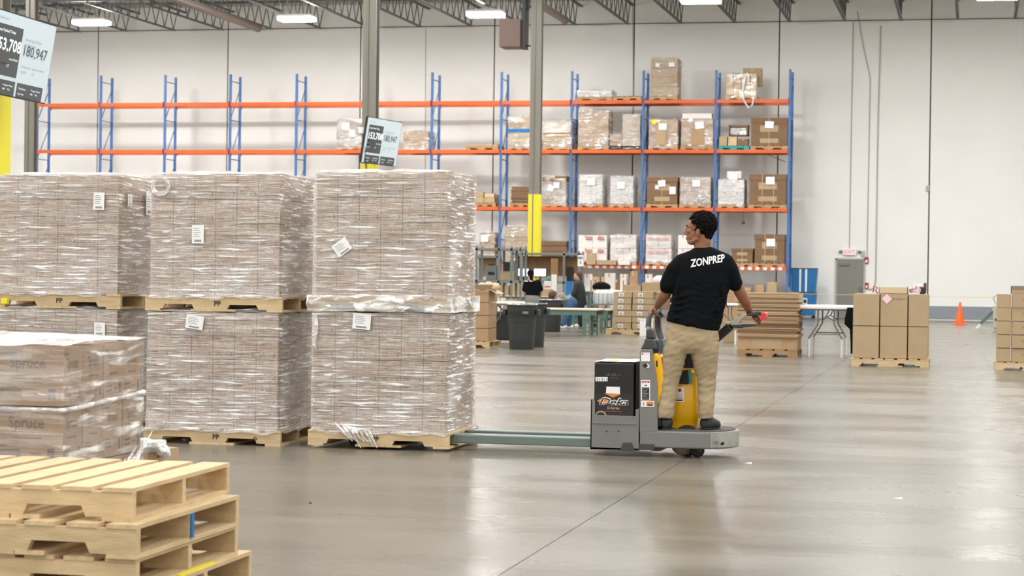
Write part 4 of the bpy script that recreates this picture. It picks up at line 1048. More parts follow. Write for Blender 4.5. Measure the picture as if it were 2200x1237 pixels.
def w3(t, o, Z):
    A = lambda x, y, w=0: at(x, y, Z+w)-o
    b = MB(); ell(b, A(1240, 594), (.1, .085, .125)); ell(b, A(1235, 595), (.03, .03, .03)); limb(b, [A(1242, 600), A(1243, 608)], [.06, .065]); limb(b, [A(1244, 612), A(1244, 650)], [.13, .13])
    limb(b, [A(1238, 612, -.14), A(1233, 630, -.17), A(1229, 642, -.1)], [.06, .055, .04])
    p = A(1228, 644, -.1)
    for k in range(5): limb(b, [p+Vector((0, k*.018-.036, 0)), p+Vector((-.07, k*.018-.036, -.02))], [.01, .008], 6)
    for s in (-1, 1): limb(b, [A(1247, 655, s*.09), A(1247, 675, s*.09), A(1247, 695, s*.09)], [.08, .06, .045])
    fuse(b, 'body', 'skin_light', t, .02, 3)
    b = MB(); loft(b, [(A(1243, 602), Ri*.09, Away*.1), (A(1243, 607), Ri*.14, Away*.17), (A(1244, 620), Ri*.17, Away*.2), (A(1246, 635), Ri*.17, Away*.18), (A(1247, 643), Ri*.17, Away*.18)], 16)
    limb(b, [A(1240, 610, -.15), A(1234, 628, -.18), A(1231, 636, -.15)], [.08, .07, .065]); fuse(b, 'sweater', 'olive', t, .02, 4)
    b = MB(); loft(b, [(A(1247, 640), Ri*.16, Away*.17), (A(1248, 655), Ri*.18, Away*.19)], 14)
    for s in (-1, 1): limb(b, [A(1247, 655, s*.09), A(1247, 675, s*.09), A(1247, 697, s*.09)], [.11, .095, .075])
    fuse(b, 'trousers', 'dark_trousers', t, .02, 3)
    b = MB(); ell(b, A(1243, 590), (.11, .095, .11)); ell(b, A(1247, 597), (.06, .07, .08)); fuse(b, 'hair', 'hair_brown', t, .018, 2)
    for s in (-1, 1): b = MB(); limb(b, [Vector((A(1247, 700).x, s*.1, .045)), Vector((A(1238, 700).x, s*.1, .035))], [.045, .04]); b.build('shoe', 'paper', t, smooth=True)
worker(1246, 702, None, 'worker in dark olive top standing sideways beside the packing bench', w3)
def w2(t, o, Z):
    A = lambda x, y, w=0: at(x, y, Z+w)-o
    b = MB(); ell(b, A(1190, 636), (.11, .1, .12)); limb(b, [A(1195, 640), A(1205, 642), A(1222, 646)], [.06, .13, .14]); limb(b, [A(1200, 643, -.15), A(1196, 660, -.15), A(1190, 672, -.1)], [.06, .05, .04])
    p = A(1189, 674, -.1)
    for k in range(5): limb(b, [p+Vector((k*.018-.036, 0, 0)), p+Vector((k*.018-.04, .0, -.07))], [.01, .008], 6)
    for s in (-1, 1): limb(b, [A(1224, 654, s*.1), A(1220+s*3, 676, s*.12), A(1216+s*7, 696, s*.12)], [.08, .05, .04])
    fuse(b, 'body', 'skin_light', t, .02, 3)
    b = MB(); limb(b, [A(1197, 640), A(1208, 641), A(1220, 645)], [.13, .16, .16], flat_=(1, 1.1)); fuse(b, 'shirt', 'grey_cloth', t, .02, 4)
    b = MB(); ell(b, A(1225, 650), (.2, .2, .17))
    for s in (-1, 1): limb(b, [A(1224, 654, s*.1), A(1220+s*3, 676, s*.12), A(1216+s*7, 697, s*.12)], [.13, .1, .08])
    fuse(b, 'jeans', 'jeans', t, .02, 3)
    b = MB(); ell(b, A(1188, 634), (.135, .125, .13)); limb(b, [A(1186, 638), A(1184, 646)], [.09, .06]); fuse(b, 'hair', 'hair_brown', t, .018, 2)
    for s in (-1, 1): b = MB(); q = A(1215+s*8, 703, s*.12); limb(b, [Vector((q.x+.06, q.y, .045)), Vector((q.x-.12, q.y, .035))], [.05, .04]); b.build('shoe', 'paper', t, smooth=True)
worker(1216, 705, None, 'worker in blue jeans bending far over behind the dark bin', w2)
# ------------------------------------------------------------------ loads on the racks
YL = YR-.02
ZT_ = [z+.06 for z in ZB]
def sheet(t, x, z, w_, h_, ang=0., m='paper', y=-.03, name='label_sheet'):
    o = MB().box(-w_/2, w_/2, -.003, .003, -h_/2, h_/2).build(name, m, t); o.location = (x, y, z); o.rotation_euler = (0, ang, 0)
def rload(px0, px1, pyt, lv, lab, kind='cartons', pal=True, pm='wood_dark', nx=2, rows=3, m='card_grey', film=True, sheets=(), D=1.0, fl='film', plab=None, dx=0., seed=None, lid=None, strap=False):
    zb = ZT_[lv]; a = onY(px0, 400, YL).x; b = onY(px1, 400, YL).x; W = b-a; zt = onY((px0+px1)/2, pyt, YL).z
    if pal: pallet((a-.02, YL, zb), 0, W+.04, D, plab or ('pallet under the '+(' '.join(lab.split(',')[0].split()[:13]) if len(lab.split()) >= 13 else lab)), wood=pm, nb=5); zb += .13
    zb += .004
    t = thing('wrapped_load' if film else 'carton_stack', lab, 'pallet load', (a, YL+.02, zb)); H = zt-zb
    if kind == 'cartons':
        for k in range(rows):
            for i in range(nx):
                put('carton', carton_mesh(W/nx, D-.06, H/rows, m, None, False), t, (i*W/nx, 0, k*H/rows))
    elif kind == 'octabin':
        b_ = MB(); b_.box(0, W, 0, D-.06, 0, H*.94); b_.build('bin_body', m, t, bevel=.015)
        MB().box(-.015, W+.015, -.015, D-.045, H*.8, H).build('bin_lid', m, t, bevel=.01)
        for (u0, u1, v0, v1) in ((.25, .75, .5, .72), (.25, .75, .1, .26)): MB().box(W*u0, W*u1, -.006, -.001, H*v0, H*v1).build('side_panel', 'card_tan', t)
        for u in (.35, .66) if strap else (.5,): MB().box(W*u-.008, W*u+.008, -.022, -.015, 0, H+.003).build('strap', 'card_light', t)
    elif kind == 'flats':
        n = max(3, int(H/.05))
        for k in range(n):
            j = random.uniform(-.03, .03)
            MB().box(j, W+j, 0+random.uniform(-.02, .02), D-.06, k*H/n, (k+1)*H/n-.006).build('cardboard_sheet', m, t)
    elif kind == 'loose':
        x = 0; k = 0
        while x < W-.1:
            w_ = random.uniform(.22, .4); w_ = min(w_, W-x); h_ = H*random.uniform(.45, .6)
            put('carton', carton_mesh(w_, .4, h_, m, None, False), t, (x, 0, 0)); w2_ = w_*.9; h2 = (H-h_)*random.uniform(.7, 1)
            put('carton', carton_mesh(w2_, .36, h2, random.choice([m, 'card_light']), None, False), t, (x+.01, .03, h_+.004)); x += w_+.01
        put('carton', carton_mesh(W*.9, .45, H*.8, m, None, False), t, (.03, .45, 0))
    if film: film_box(W, D-.06, H+.01, t, fl, -.1, .03, seed or px0*.37, nx=12, ny=8, nz=16, rough=.03)
    for (px, py, w_, h_, an) in sheets:
        p = onY(px, py, YL); sheet(t, p.x-a, p.z-zb, w_, h_, an, y=-.05)
    return t
def wrapped(*a, **k): return rload(*a, **k)
film_material('film_far', .28, .16, (3, 3, 9))
film_material('film_silver', .45, .3, (5, 5, 12), tint=(.66, .67, .67, 1), bd=.03)
film_material('film_net', .12, .1, (3, 3, 9))
# top level
rload(1238, 1312, 194, 0, 'flat pale wrapped sheets at top rack level, two places left of tall load', 'flats', m='card_white', film=True, fl='film_far')
rload(1316, 1374, 206, 0, 'low dark flat cardboard at the top level beside the tall load', 'flats', m='card_dark', film=False)
rload(1395, 1452, 125, 0, 'tall tan carton load standing highest on the racks', rows=4, m='card_tan', nx=1, sheets=((1413, 140, .14, .14, 0), (1443, 139, .2, .14, .05)), fl='film_net')
t = rload(1557, 1622, 158, 0, 'jumble of small pale cartons netted on a pallet, top right of racks', 'loose', m='card_light', pm='wood', fl='film_net')
a_ = onY(1592, 160, YL+.6)
put('carton', carton_mesh(.65, .4, .62, 'card_tan', None, False), t, (onY(1592, 160, YL).x-t.location.x, .5, .38))
rp = MB(); q = [onY(x, y, YL-.12) for x, y in ((1603, 160), (1596, 195), (1598, 215), (1608, 232), (1616, 226), (1621, 206))]
rp.tube([v-t.location for v in q], .03, 7).build('hanging_strap', 'wrap_white', t, smooth=True)
# second level
rload(722, 778, 256, 1, 'brown taped carton stack left of the centre column with two white sheets', rows=3, m='card_dark', nx=1, film=True, sheets=((743, 271, .28, .24, 0), (757, 287, .22, .24, 0)), fl='film')
rload(866, 918, 282, 1, 'loose wrapped brown load behind the centre hanging screen', rows=2, m='card', sheets=(), pal=False, fl='film_far')
rload(1000, 1068, 310, 1, 'low pile of pale boards on the second rack level by the middle bay', 'flats', m='card_light', film=False)
t = rload(1090, 1140, 250, 1, 'wrapped carton load with a blue band beside the right column', rows=4, m='card_tan', fl='film_far')
a = onY(1090, 284, YL); b = onY(1138, 284, YL); MB().box(0, b.x-a.x, -.03, -.02, 0, .12).build('blue_band', 'blue_cloth', t, loc=(0, 0, a.z-t.location.z))
rload(1166, 1226, 288, 1, 'short cartons forming the lower tier right of the right column', rows=1, nx=2, m='card_tan', fl='film_far')
zz = onY(1190, 284, YL).z
a = onY(1166, 300, YL).x; b = onY(1226, 300, YL).x
pallet((a, YL, zz-.09), 0, b-a, 1., 'upper pallet of the two tier load right of the right column', wood='wood_dark', nb=5, h=.09)
t = thing('wrapped_load', 'upper tier of cartons in the two tier load right of the right column', 'pallet load', (a, YL, zz+.004)); h_ = onY(1190, 259, YL).z-zz
for i in range(2): put('carton', carton_mesh((b-a)/2, .9, h_*(1, .88)[i == 0], 'card_tan', None, False), t, (i*(b-a)/2, 0, 0))
film_box(b-a, .9, h_, t, 'film', -.02, .02, 3., nx=10, ny=6, nz=8, rough=.03)
rload(1241, 1305, 237, 1, 'large wrapped load with two open cartons showing below, second rack level', rows=4, m='card', fl='film_far')
t = rload(1336, 1373, 246, 1, 'tall narrow wrapped carton column on a black pallet', rows=3, nx=1, m='card_tan', fl='film', pm='black_plastic')
t = rload(1309, 1334, 288, 1, 'low wrapped brown piece leaning beside the tall narrow column', rows=1, nx=1, m='card', fl='film_far', pm='black_plastic')
t = rload(1393, 1454, 256, 1, 'grey wrapped box load with a yellow dot, second rack level', rows=2, nx=1, m='card_grey', fl='film_far', sheets=((1424, 272, .28, .22, 0),))
p = onY(1406, 262, YL); MB().lathe((p.x-t.location.x, -.06, p.z-t.location.z), [(.09, -.01), (.09, 0)], 14, axis='y').build('yellow_dot', 'yellow_guard', t)
MB().box(.25, .6, -.045, -.03, .02, .75).build('front_panel', 'card_tan', t)
t = rload(1462, 1530, 256, 1, 'grey wrapped box load topped with a white tray', rows=2, nx=1, m='card_grey', fl='film_far', sheets=((1503, 269, .3, .24, -.12), (1484, 258, .12, .12, 0)))
W_ = onY(1530, 256, YL).x-onY(1464, 256, YL).x; h0 = onY(1490, 256, YL).z-t.location.z
MB().box(0, W_, 0, .9, h0+.02, h0+.05).box(0, W_, 0, .02, h0+.05, h0+.2).box(0, W_, .88, .9, h0+.05, h0+.2).box(0, .02, 0, .9, h0+.05, h0+.2).box(W_-.02, W_, 0, .9, h0+.05, h0+.2).build('white_tray', 'card_white', t)
MB().box(.35, .8, -.045, -.03, .02, .6).build('front_panel', 'card', t)
pallet((onY(1544, 315, YL).x, YL, ZT_[1]), 0, 1.05, 1., 'teal pallet of small odds and ends, second rack level', wood='teal_plastic', nb=5)
zb = ZT_[1]+.134
for i, (x0, x1, y0, m_, lab) in enumerate(((1545, 1562, 293, 'card_tan', 'small square tan carton at left on the teal pallet'), (1565, 1583, 293, 'card_light', 'small pale carton in the middle of the teal pallet'), (1586, 1607, 298, 'card_dark', 'small brown carton at right on the teal pallet'))):
    a = onY(x0, y0, YL); b = onY(x1, y0, YL); o = put('small_carton', carton_mesh(b.x-a.x, .35, a.z-zb, m_, None, False), None, (a.x, YL+.02, zb)); tag(o, lab, 'box', 'odds and ends on the teal pallet')
a = onY(1565, 292, YL); b = onY(1607, 268, YL)
t = thing('open_crate', 'dark open crate lined with silver film lying on the small cartons', 'crate', (a.x, YL+.05, a.z+.01), 0); w_ = b.x-a.x; h_ = b.z-a.z
MB().box(0, w_, 0, .4, 0, .03).box(0, .03, 0, .4, 0, h_).box(w_-.03, w_, 0, .4, 0, h_).box(0, w_, .37, .4, 0, h_).build('crate_body', 'card_dark', t)
MB().box(.05, w_-.05, .02, .34, .03, h_*.7).build('silver_lining', 'film_dense', t, bevel=.03)
rload(1612, 1690, 253, 1, 'wide dark brown strapped box, right end of the second rack level', 'octabin', m='card_dark', film=False, sheets=((1653, 268, .3, .24, .05),))
# third level
rload(364, 424, 369, 2, 'left load of tan cartons just showing above the middle wrapped stack', rows=4, nx=3, m='card_tan', film=False)
rload(428, 490, 369, 2, 'right load of tan cartons just showing above the middle wrapped stack', rows=4, nx=3, m='card_tan', film=False)
rload(532, 560, 371, 2, 'dark heap just showing above the middle stack at its right', rows=2, nx=1, m='battery_black', film=False)
rload(1022, 1064, 412, 2, 'open cartons heaped on the third rack level beside right stack', 'loose', m='card_tan', film=False)
rload(1098, 1141, 400, 2, 'pile of dark cardboard flats left of the right column, third level', 'flats', m='card_dark', film=False)
rload(1166, 1216, 378, 2, 'dark brown open topped box right of the right column, third level', 'octabin', m='card_dark', film=True, fl='film', sheets=((1184, 404, .2, .2, .3), (1196, 398, .2, .2, 0)))
rload(1244, 1294, 376, 2, 'silvery white wrapped load with one white sheet, leftmost of the two', rows=3, m='card_white', fl='film_silver', sheets=((1270, 390, .27, .24, 0),))
rload(1311, 1360, 379, 2, 'crinkly silvery wrapped load with brown lid, right of its neighbour', rows=3, m='card_white', fl='film_silver', sheets=((1334, 398, .26, .24, 0),))
rload(1390, 1455, 380, 2, 'brown bulk box with two white sheets on the third rack level', 'octabin', m='card_dark', film=False, sheets=((1422, 394, .26, .22, -.1), (1445, 409, .22, .26, 0), (1412, 402, .12, .12, .1)))
rload(1461, 1526, 381, 2, 'silver wrapped bulk box with top label, third rack level', 'cartons', rows=2, m='card_grey', fl='film_silver', sheets=((1496, 394, .27, .22, 0),))
t = rload(1543, 1598, 386, 2, 'white wrapped bundle with a box of papers on top, third rack level', rows=2, nx=2, m='card_white', fl='film_silver')
put('carton', carton_mesh(.5, .4, .25, 'card_white', None, False), t, (.28, .1, onY(1570, 384, YL).z-t.location.z+.02))
sheet(t, .5, onY(1570, 378, YL).z-t.location.z, .3, .25, .03, y=.06)
rload(1610, 1689, 374, 2, 'wide dark brown strapped box, right end of the third rack level', 'octabin', m='card_dark', film=False, sheets=((1655, 388, .3, .26, .0),), strap=True)
p = onY(1597, 475, YL-.1); tag(MB().tube([(p.x, p.y, ZB[2]-.02), (p.x, p.y, p.z)], .008, 5).lathe((p.x, p.y, p.z-.05), [(.02, -.06), (.06, -.03), (.06, .03), (.02, .06)], 12).build('hanging_hook_ball', 'blade_grey', None, smooth=True), 'small dark ball hanging on a cord below the third rack level', 'hook')
# fourth level
rload(1032, 1064, 500, 3, 'grey wrapped load with a white sheet at left end of fourth level', rows=2, nx=1, m='card_grey', fl='film_far', sheets=((1041, 512, .26, .24, 0),))
rload(1086, 1141, 486, 3, 'wrapped tan cartons left of the yellow column guard', rows=3, m='card_tan', fl='film_far')
rload(1165, 1219, 517, 3, 'dark cardboard flats right of the yellow column guard', 'flats', m='card_dark', film=False)
def red_tabs(t, xs, z, W): pass
for (x0, x1, yt, lab, st, fm) in ((1244, 1305, 505, 'white cartons with red corner labels, fourth rack level', 1, False), (1313, 1368, 505, 'white wrapped load beside the cartons with red labels', 0, True), (1389, 1443, 505, 'white cartons with pale pink lettering, fourth rack level', 2, True), (1458, 1500, 505, 'white cartons partly hidden behind the rider, fourth rack level', 0, False)):
    t = rload(x0, x1, yt, 3, lab, rows=2, nx=2, m='card_white', film=fm, fl='film_far')
    W_ = onY(x1, yt, YL).x-onY(x0, yt, YL).x; H_ = onY(x0, yt, YL).z-t.location.z
    if st:
        for i in range(3 if st == 2 else 2):
            for k in range(2):
                x = W_*(.2+.3*i) if st == 2 else W_*(.38+.42*i)
                MB().box(x-.11, x+.11, -.05, -.045, H_*(.44+.5*k)-.09, H_*(.44+.5*k)).build('red_label', 'alarm_red' if st == 1 else 'paper_pink', t)
                MB().text('FRAGILE', (x, -.052, H_*(.44+.5*k)-.07), .06, width=.18, center=True, bold=.02).build('label_lettering', 'paper' if st == 1 else 'alarm_red', t, fix=False)
for (x0, x1, y0, y1, m_, lab) in ((1258, 1278, 543, 573, 'card_tan', 'small tan carton in front of the white cartons with red labels'), (1280, 1322, 558, 573, 'card_tan', 'low tan carton beside the small carton, fourth rack level'), (1326, 1352, 556, 573, 'card_white', 'small white carton in front of the white wrapped load')):
    a = onY(x0, y0, YL-.3); b = onY(x1, y0, YL-.3); tag(put('small_carton', carton_mesh(b.x-a.x, .3, a.z-ZT_[3]-.006, m_, None, False), None, (a.x, YL-.15, ZT_[3]+.006)), lab, 'box')
rload(1574, 1619, 533, 3, 'low dark brown box beside the blue rack post, fourth level', 'octabin', m='card_dark', film=False)
rload(1623, 1687, 503, 3, 'dark brown strapped box with white sheet, right end of fourth level', 'octabin', m='card_dark', film=False, sheets=((1656, 521, .3, .26, .0),), strap=True)
# low storage shelf under the racks with small boxes
YB = 69.3
sh_a, sh_b = onY(1262, 640, YB).x, onY(1694, 640, YB).x
t = thing('low_shelf', 'long low grey shelf of parts bins under the racking', 'shelf', (sh_a, YB, 0)); W_ = sh_b-sh_a
for z in (.25, .78): MB().box(0, W_, 0, .6, z, z+.04).build('shelf_board', 'shelf_grey', t)
for i in range(7):
    for y_ in (0, .56): MB().box(i*(W_-.04)/6, i*(W_-.04)/6+.04, y_, y_+.04, 0, 1.1).build('shelf_post', 'shelf_grey', t)
rn = random.Random(5); x = .1; i = 0; ordn = ORD
cols = [('card_tan', 'tan'), ('card_white', 'white'), ('card_dark', 'dark brown'), ('battery_black', 'black'), ('card_light', 'pale'), ('blue_cloth', 'blue'), ('card_grey', 'greyish')]
_o = 'first second third fourth fifth sixth seventh eighth ninth tenth eleventh twelfth thirteenth fourteenth fifteenth sixteenth seventeenth eighteenth nineteenth twentieth twenty-first twenty-second twenty-third twenty-fourth twenty-fifth twenty-sixth twenty-seventh twenty-eighth twenty-ninth thirtieth thirty-first thirty-second thirty-third thirty-fourth thirty-fifth'.split()
while x < W_-.4:
    w_ = rn.uniform(.2, .42); h_ = rn.uniform(.18, .55); m_, cn = cols[rn.choice((0, 0, 1, 2, 3, 4, 4, 5, 6, 0))]
    tag(put('small_carton', carton_mesh(round(w_, 1)+.02, .4, round(h_, 1)+.05, m_, None, False), None, (sh_a+x, YB+.04, .824)), f'{cn} box on top of the low shelf, {ordn[i]} from its left end', 'box', 'boxes on the low shelf top'); x += round(w_, 1)+.02+rn.uniform(.03, .12); i += 1
x = .1; i = 0
while x < W_-.5:
    w_ = rn.choice((.3, .4, .5)); h_ = rn.choice((.3, .4)); m_, cn = cols[rn.choice((0, 1, 2, 4, 6))]
    tag(put('small_carton', carton_mesh(w_, .42, h_, m_, None, False), None, (sh_a+x, YB+.04, .294)), f'{cn} box on the low shelf bottom board, {ordn[i]} from the left', 'box', 'boxes on the low shelf bottom'); x += w_+rn.uniform(.05, .2); i += 1
# ------------------------------------------------------------------ blue bins, cone, tape
def blue_bin(x0, x1, y0, y1, Y, lab, stripes, zb=None):
    a = onY(x0, y1, Y); b = onY(x1, y0, Y); z0 = a.z if zb is None else zb; t = thing('blue_bin', lab, 'cart', (a.x, Y, z0)); W_ = b.x-a.x; H_ = b.z-z0
    MB().add([(.03, .03, .02), (W_-.06, .03, .02), (W_-.06, .57, .02), (.03, .57, .02), (0, 0, H_), (W_, 0, H_), (W_, .6, H_), (0, .6, H_)], [(0, 3, 2, 1), (0, 1, 5, 4), (1, 2, 6, 5), (2, 3, 7, 6), (3, 0, 4, 7)]).build('fabric_body', 'blue_cloth', t)
    MB().tube([(0, 0, H_), (W_, 0, H_), (W_, .6, H_), (0, .6, H_), (0, 0, H_)], .018, 6).build('rim_tube', 'blade_grey', t)
    MB().box(.02, W_-.05, .02, .58, 0, .02).build('base_frame', 'blade_grey', t)
    for s in stripes: MB().add([(W_*s, -.004+.03, .03), (W_*s+.06, -.004+.03, .03), (W_*s+.07, -.008, H_-.02), (W_*s, -.008, H_-.02)], [(0, 1, 2, 3)]).build('white_strap', 'paper', t)
    return t, W_, H_
t, W_, H_ = blue_bin(1704, 1753, 631, 678, 71.6, 'lower blue fabric bin standing on casters beside the racks', ())
t.location.z = .12
MB().box(W_*.42, W_*.62, -.012, 0, H_*.5, H_*.78).build('white_label', 'paper', t); MB().box(W_*.45, W_*.59, -.016, -.012, H_*.55, H_*.72).build('label_print', 'label_black', t)
for sx in (.06, W_-.1):
    for y_ in (.08, .5): MB().lathe((sx, y_, -.06), [(.055, -.02), (.055, .02)], 12, axis='y').build('caster', 'rubber', t, smooth=True)
zt_ = .12+H_+.02
blue_bin(1699, 1755, 577, 625, 71.6, 'upper blue fabric bin with two white straps beside the racks', (.32, .55), zb=zt_)
tag(MB().tube([onY(1697, 627, 70.2), onY(1730, 631, 70.2), onY(1800, 633, 70.0), onY(1900, 634, 70), onY(2000, 637, 70), onY(2138, 639, 70)], .008, 4).build('barrier_tape', 'tape_yellow'), 'thin yellow barrier tape strung from the racks across the wall base', 'tape')
c = G(2062, 697, 0); t = thing('traffic_cone', 'bright orange traffic cone alone on the floor by the back wall', 'cone', c)
MB().box(-.24, .24, -.24, .24, 0, .035).build('cone_base', 'cone_orange', t, bevel=.01); MB().lathe((0, 0, .035), [(.15, 0), (.03, .67), (.02, .69)], 24).build('cone_body', 'cone_orange', t, smooth=True)
# floor tool leaning near the right cartons
p = at(2098, 692, 58); q = at(2138, 652, 58)
t = thing('floor_machine', 'pale worn floor tool with slanted green-white handle at far right', 'tool', (p.x, p.y, 0))
MB().bar((0, 0, .05), (q.x-p.x, .1, .62), .12, .07).build('slanted_arm', 'wrap_white', t, bevel=.01)
MB().bar((.1, -.03, .2), (q.x-p.x-.05, .05, .56), .05, .09).build('green_strip', 'bench_green', t)
MB().box(.45, .95, -.1, .35, .06, .75).build('machine_body', 'handle_beige', t, bevel=.05); MB().box(.5, .9, -.12, -.1, .3, .36).build('body_vent', 'blade_grey', t)
MB().tube([(.55, .1, .7), (.45, .1, .95), (.6, .1, 1.05)], .02, 8).build('hose', 'conduit_grey', t, smooth=True)
for y_ in (-.05, .3): MB().lathe((.6, y_, .06), [(.06, -.02), (.06, .02)], 12, axis='y').build('wheel', 'rubber', t, smooth=True)

# ------------------------------------------------------------------ right hand carton pallets
W1 = onY(1995, 700, 34.7).x-onY(1828, 700, 34.7).x
b0 = onY(1828, 787, 34.6); pallet((b0.x, 34.6, 0), .0, W1, 1.05, 'pale pallet under the six large smooth tan cartons', wood='wood', nb=7)
z0 = .134; xs = [onY(x, 700, 34.6).x for x in (1831, 1889.5, 1950, 1994.5)]
zt_ = onY(1900, 631, 34.6).z; hh = (zt_-z0)/2
nm = ('left', 'middle', 'right')
for k in range(2):
    for i in range(3):
        lab = f'large smooth tan carton, {("bottom", "top")[k]} {nm[i]} of the six on the right pallet'
        if k and i == 1: lab = 'large tan carton with a pink diamond sticker, top middle of six'
        o = put('large_carton', carton_mesh(xs[i+1]-xs[i]-.012, 1.0, hh-.004, 'card_tan', None, False, 0.), None, (xs[i]+.006, 34.62+(.0, .02, .03)[i], z0+k*hh)); tag(o, lab, 'box', 'six large tan cartons')
        if k and i == 1:
            d = MB().box(-.06, .06, -.002, .002, -.06, .06).build('pink_sticker', 'paper_pink', o); p_ = onY(1904.5, 642, 34.6); d.location = (p_.x-xs[1], -.003, p_.z-z0-hh); d.rotation_euler = (0, .785, 0)
            MB().text('1A 07-2079-Y', (.12, -.001, hh-.1), .045, width=.3).build('faint_print', 'print_brown', o, fix=False)
zc_ = z0+2*hh
a = onY(1888, 630, 34.8); b = onY(1950, 618, 34.8)
t = thing('open_tray', 'low open tray of cardboard standing on the six tan cartons', 'box', (a.x, 34.8, zc_+.001)); w_ = b.x-a.x; h_ = b.z-zc_
MB().box(0, w_, 0, .01, 0, h_).box(0, w_, .5, .51, 0, h_).box(0, .01, 0, .5, 0, h_).box(w_-.01, w_, 0, .5, 0, h_*1.2).box(0, w_, 0, .5, 0, .008).build('tray_body', 'card_light', t)
MB().tube([(-.02, .1, .0), (-.06, .1, .05), (-.03, .1, .1), (-.08, .12, .12), (-.1, .1, .02)], .012, 6).build('tape_gun', 'alarm_red', t, smooth=True)
a = onY(1953, 629, 34.9)
t = thing('patterned_bag', 'patterned pink and white bag with black side on top of the tan cartons', 'bag', (a.x, 34.9, zc_))
b_ = MB(); loft(b_, [(Vector((.14, .15, .02)), Vector((.13, 0, 0)), Vector((0, .12, 0))), (Vector((.14, .15, .08)), Vector((.15, 0, 0)), Vector((0, .13, 0))), (Vector((.16, .15, .14)), Vector((.12, 0, 0)), Vector((0, .1, 0))), (Vector((.18, .15, .17)), Vector((.06, 0, 0)), Vector((0, .05, 0)))], 14)
b_.build('bag_body', 'floral', t, smooth=True)
for k in range(16):
    u = rn.uniform(.02, .2); z = rn.uniform(.02, .13); MB().tube([(u, .03-.01*(u > .1), z), (u+rn.uniform(-.03, .03), .025, z+rn.uniform(.01, .03)), (u+rn.uniform(-.02, .04), .03, z+.03)], .004, 5).build('bag_pattern', rn.choice(['label_black', 'alarm_red', 'paper']), t)
MB().box(.17, .27, .03, .2, .0, .12).build('bag_side', 'black_plastic', t, bevel=.02); MB().box(.24, .28, .04, .2, .02, .19).build('bag_handle', 'blade_grey', t, bevel=.008)
# far right staggered cartons
x0 = onY(2141, 700, 34.3).x; W2 = 1.25
pallet((x0-.02, 34.3, 0), 0, W2, 1.05, 'pale pallet under the staggered tan cartons at the right edge', wood='wood')
z0 = .134; ht = onY(2160, 631, 34.3).z-z0; r5 = ht/5; bnd = [onY(x, 700, 34.3).x-x0 for x in (2141, 2173.5)]
for k in range(5):
    wL = (bnd[1]-bnd[0]) if k % 2 == 0 else (bnd[1]-bnd[0])*.98
    y_off = 0 if k % 2 == 0 else .0
    o = put('carton', carton_mesh(round(wL-.006, 3), .5, r5-.003, 'card_tan', None, False, 0), None, (x0, 34.32, z0+k*r5)); tag(o, f'tan carton at left of the right edge stack, {ordn[4-k]} from top', 'box', 'staggered cartons at the right edge')
    o = put('carton', carton_mesh(.42, .5, r5-.003, 'card_tan', None, False, 0), None, (x0+wL+.004, 34.31-(.02 if k in (1, 2, 4) else 0), z0+k*r5)); tag(o, f'tan carton beside it in the right edge stack, {ordn[4-k]} from top', 'box', 'staggered cartons at the right edge')
    MB().text('FRAGILE' if k else 'THIS SIDE UP', (.16, .002, r5*.5), .03, width=.1).build('faint_print', 'print_brown', o, fix=False)
    o = put('carton', carton_mesh(.42, .5, r5-.003, 'card_tan', None, False, 0), None, (x0+wL+.43, 34.33, z0+k*r5)); tag(o, f'tan carton cut by the frame in the right edge stack, {ordn[4-k]} from top', 'box', 'staggered cartons at the right edge')
a = onY(2172, 630, 34.4)
t = thing('open_carton', 'open grey lidded carton on top of the right edge stack', 'box', (a.x, 34.4, z0+ht+.002))
MB().box(0, .5, 0, .01, 0, .12).box(0, .5, .4, .41, 0, .12).box(0, .01, 0, .4, 0, .12).box(.49, .5, 0, .4, 0, .12).box(0, .5, 0, .4, 0, .006).build('carton_body', 'card', t)
for k in range(4): MB().box(.01+.05*k, .05+.05*k, -.004, -.0, .07, .13).build('grey_roll', 'shelf_grey', t)

# ------------------------------------------------------------------ bale of flattened cartons
g = G(1586, 764, 0); g2 = G(1716, 764, 0)
XB, YBL = g.x, 37.7; WB = onY(1714, 700, YBL).x-onY(1584, 700, YBL).x; XB = onY(1584, 700, YBL).x
pallet((XB+.0, YBL, 0), 0, WB, 1.0, 'worn pallet under the tall pile of flattened cartons', wood='wood_dark', nb=5)
zt_ = onY(1650, 629, YBL).z; z = .134; n = 30; hs = (zt_-z-.2)/(n-1)
_fl = [MB().box(0, WB, 0, .95, 0, hs*.82).box(.01, WB-.008, .01, .94, hs*.82, hs*.97).mesh('flattened_carton', [c_]) for c_ in ('card', 'card_tan', 'card_dark')]
o = MB().box(.01, WB-.01, .0, .9, 0, .196).box(WB*.25, WB*.75, -.004, 0, .01, .19, 1).build('flattened_carton', ['card', 'card_tan']); o.location = (XB, YBL+.03, z); tag(o, 'thick flattened carton at the very bottom of the tall pile', 'cardboard', 'flattened cartons piled on the pallet'); z += .2
for k in range(n-1):
    o = put('flattened_carton', _fl[rn.choice((0, 0, 1, 1, 2))], None, (XB+rn.uniform(-.02, .03)+(.05 if 8 < k < 16 else 0)*0, YBL+rn.uniform(-.02, .03), z), (0, rn.uniform(-.004, .004), rn.uniform(-.015, .015)))
    tag(o, f'flattened brown carton, {ordn[n-2-k]} from the top of the tall pile', 'cardboard', 'flattened cartons piled on the pallet'); z += hs
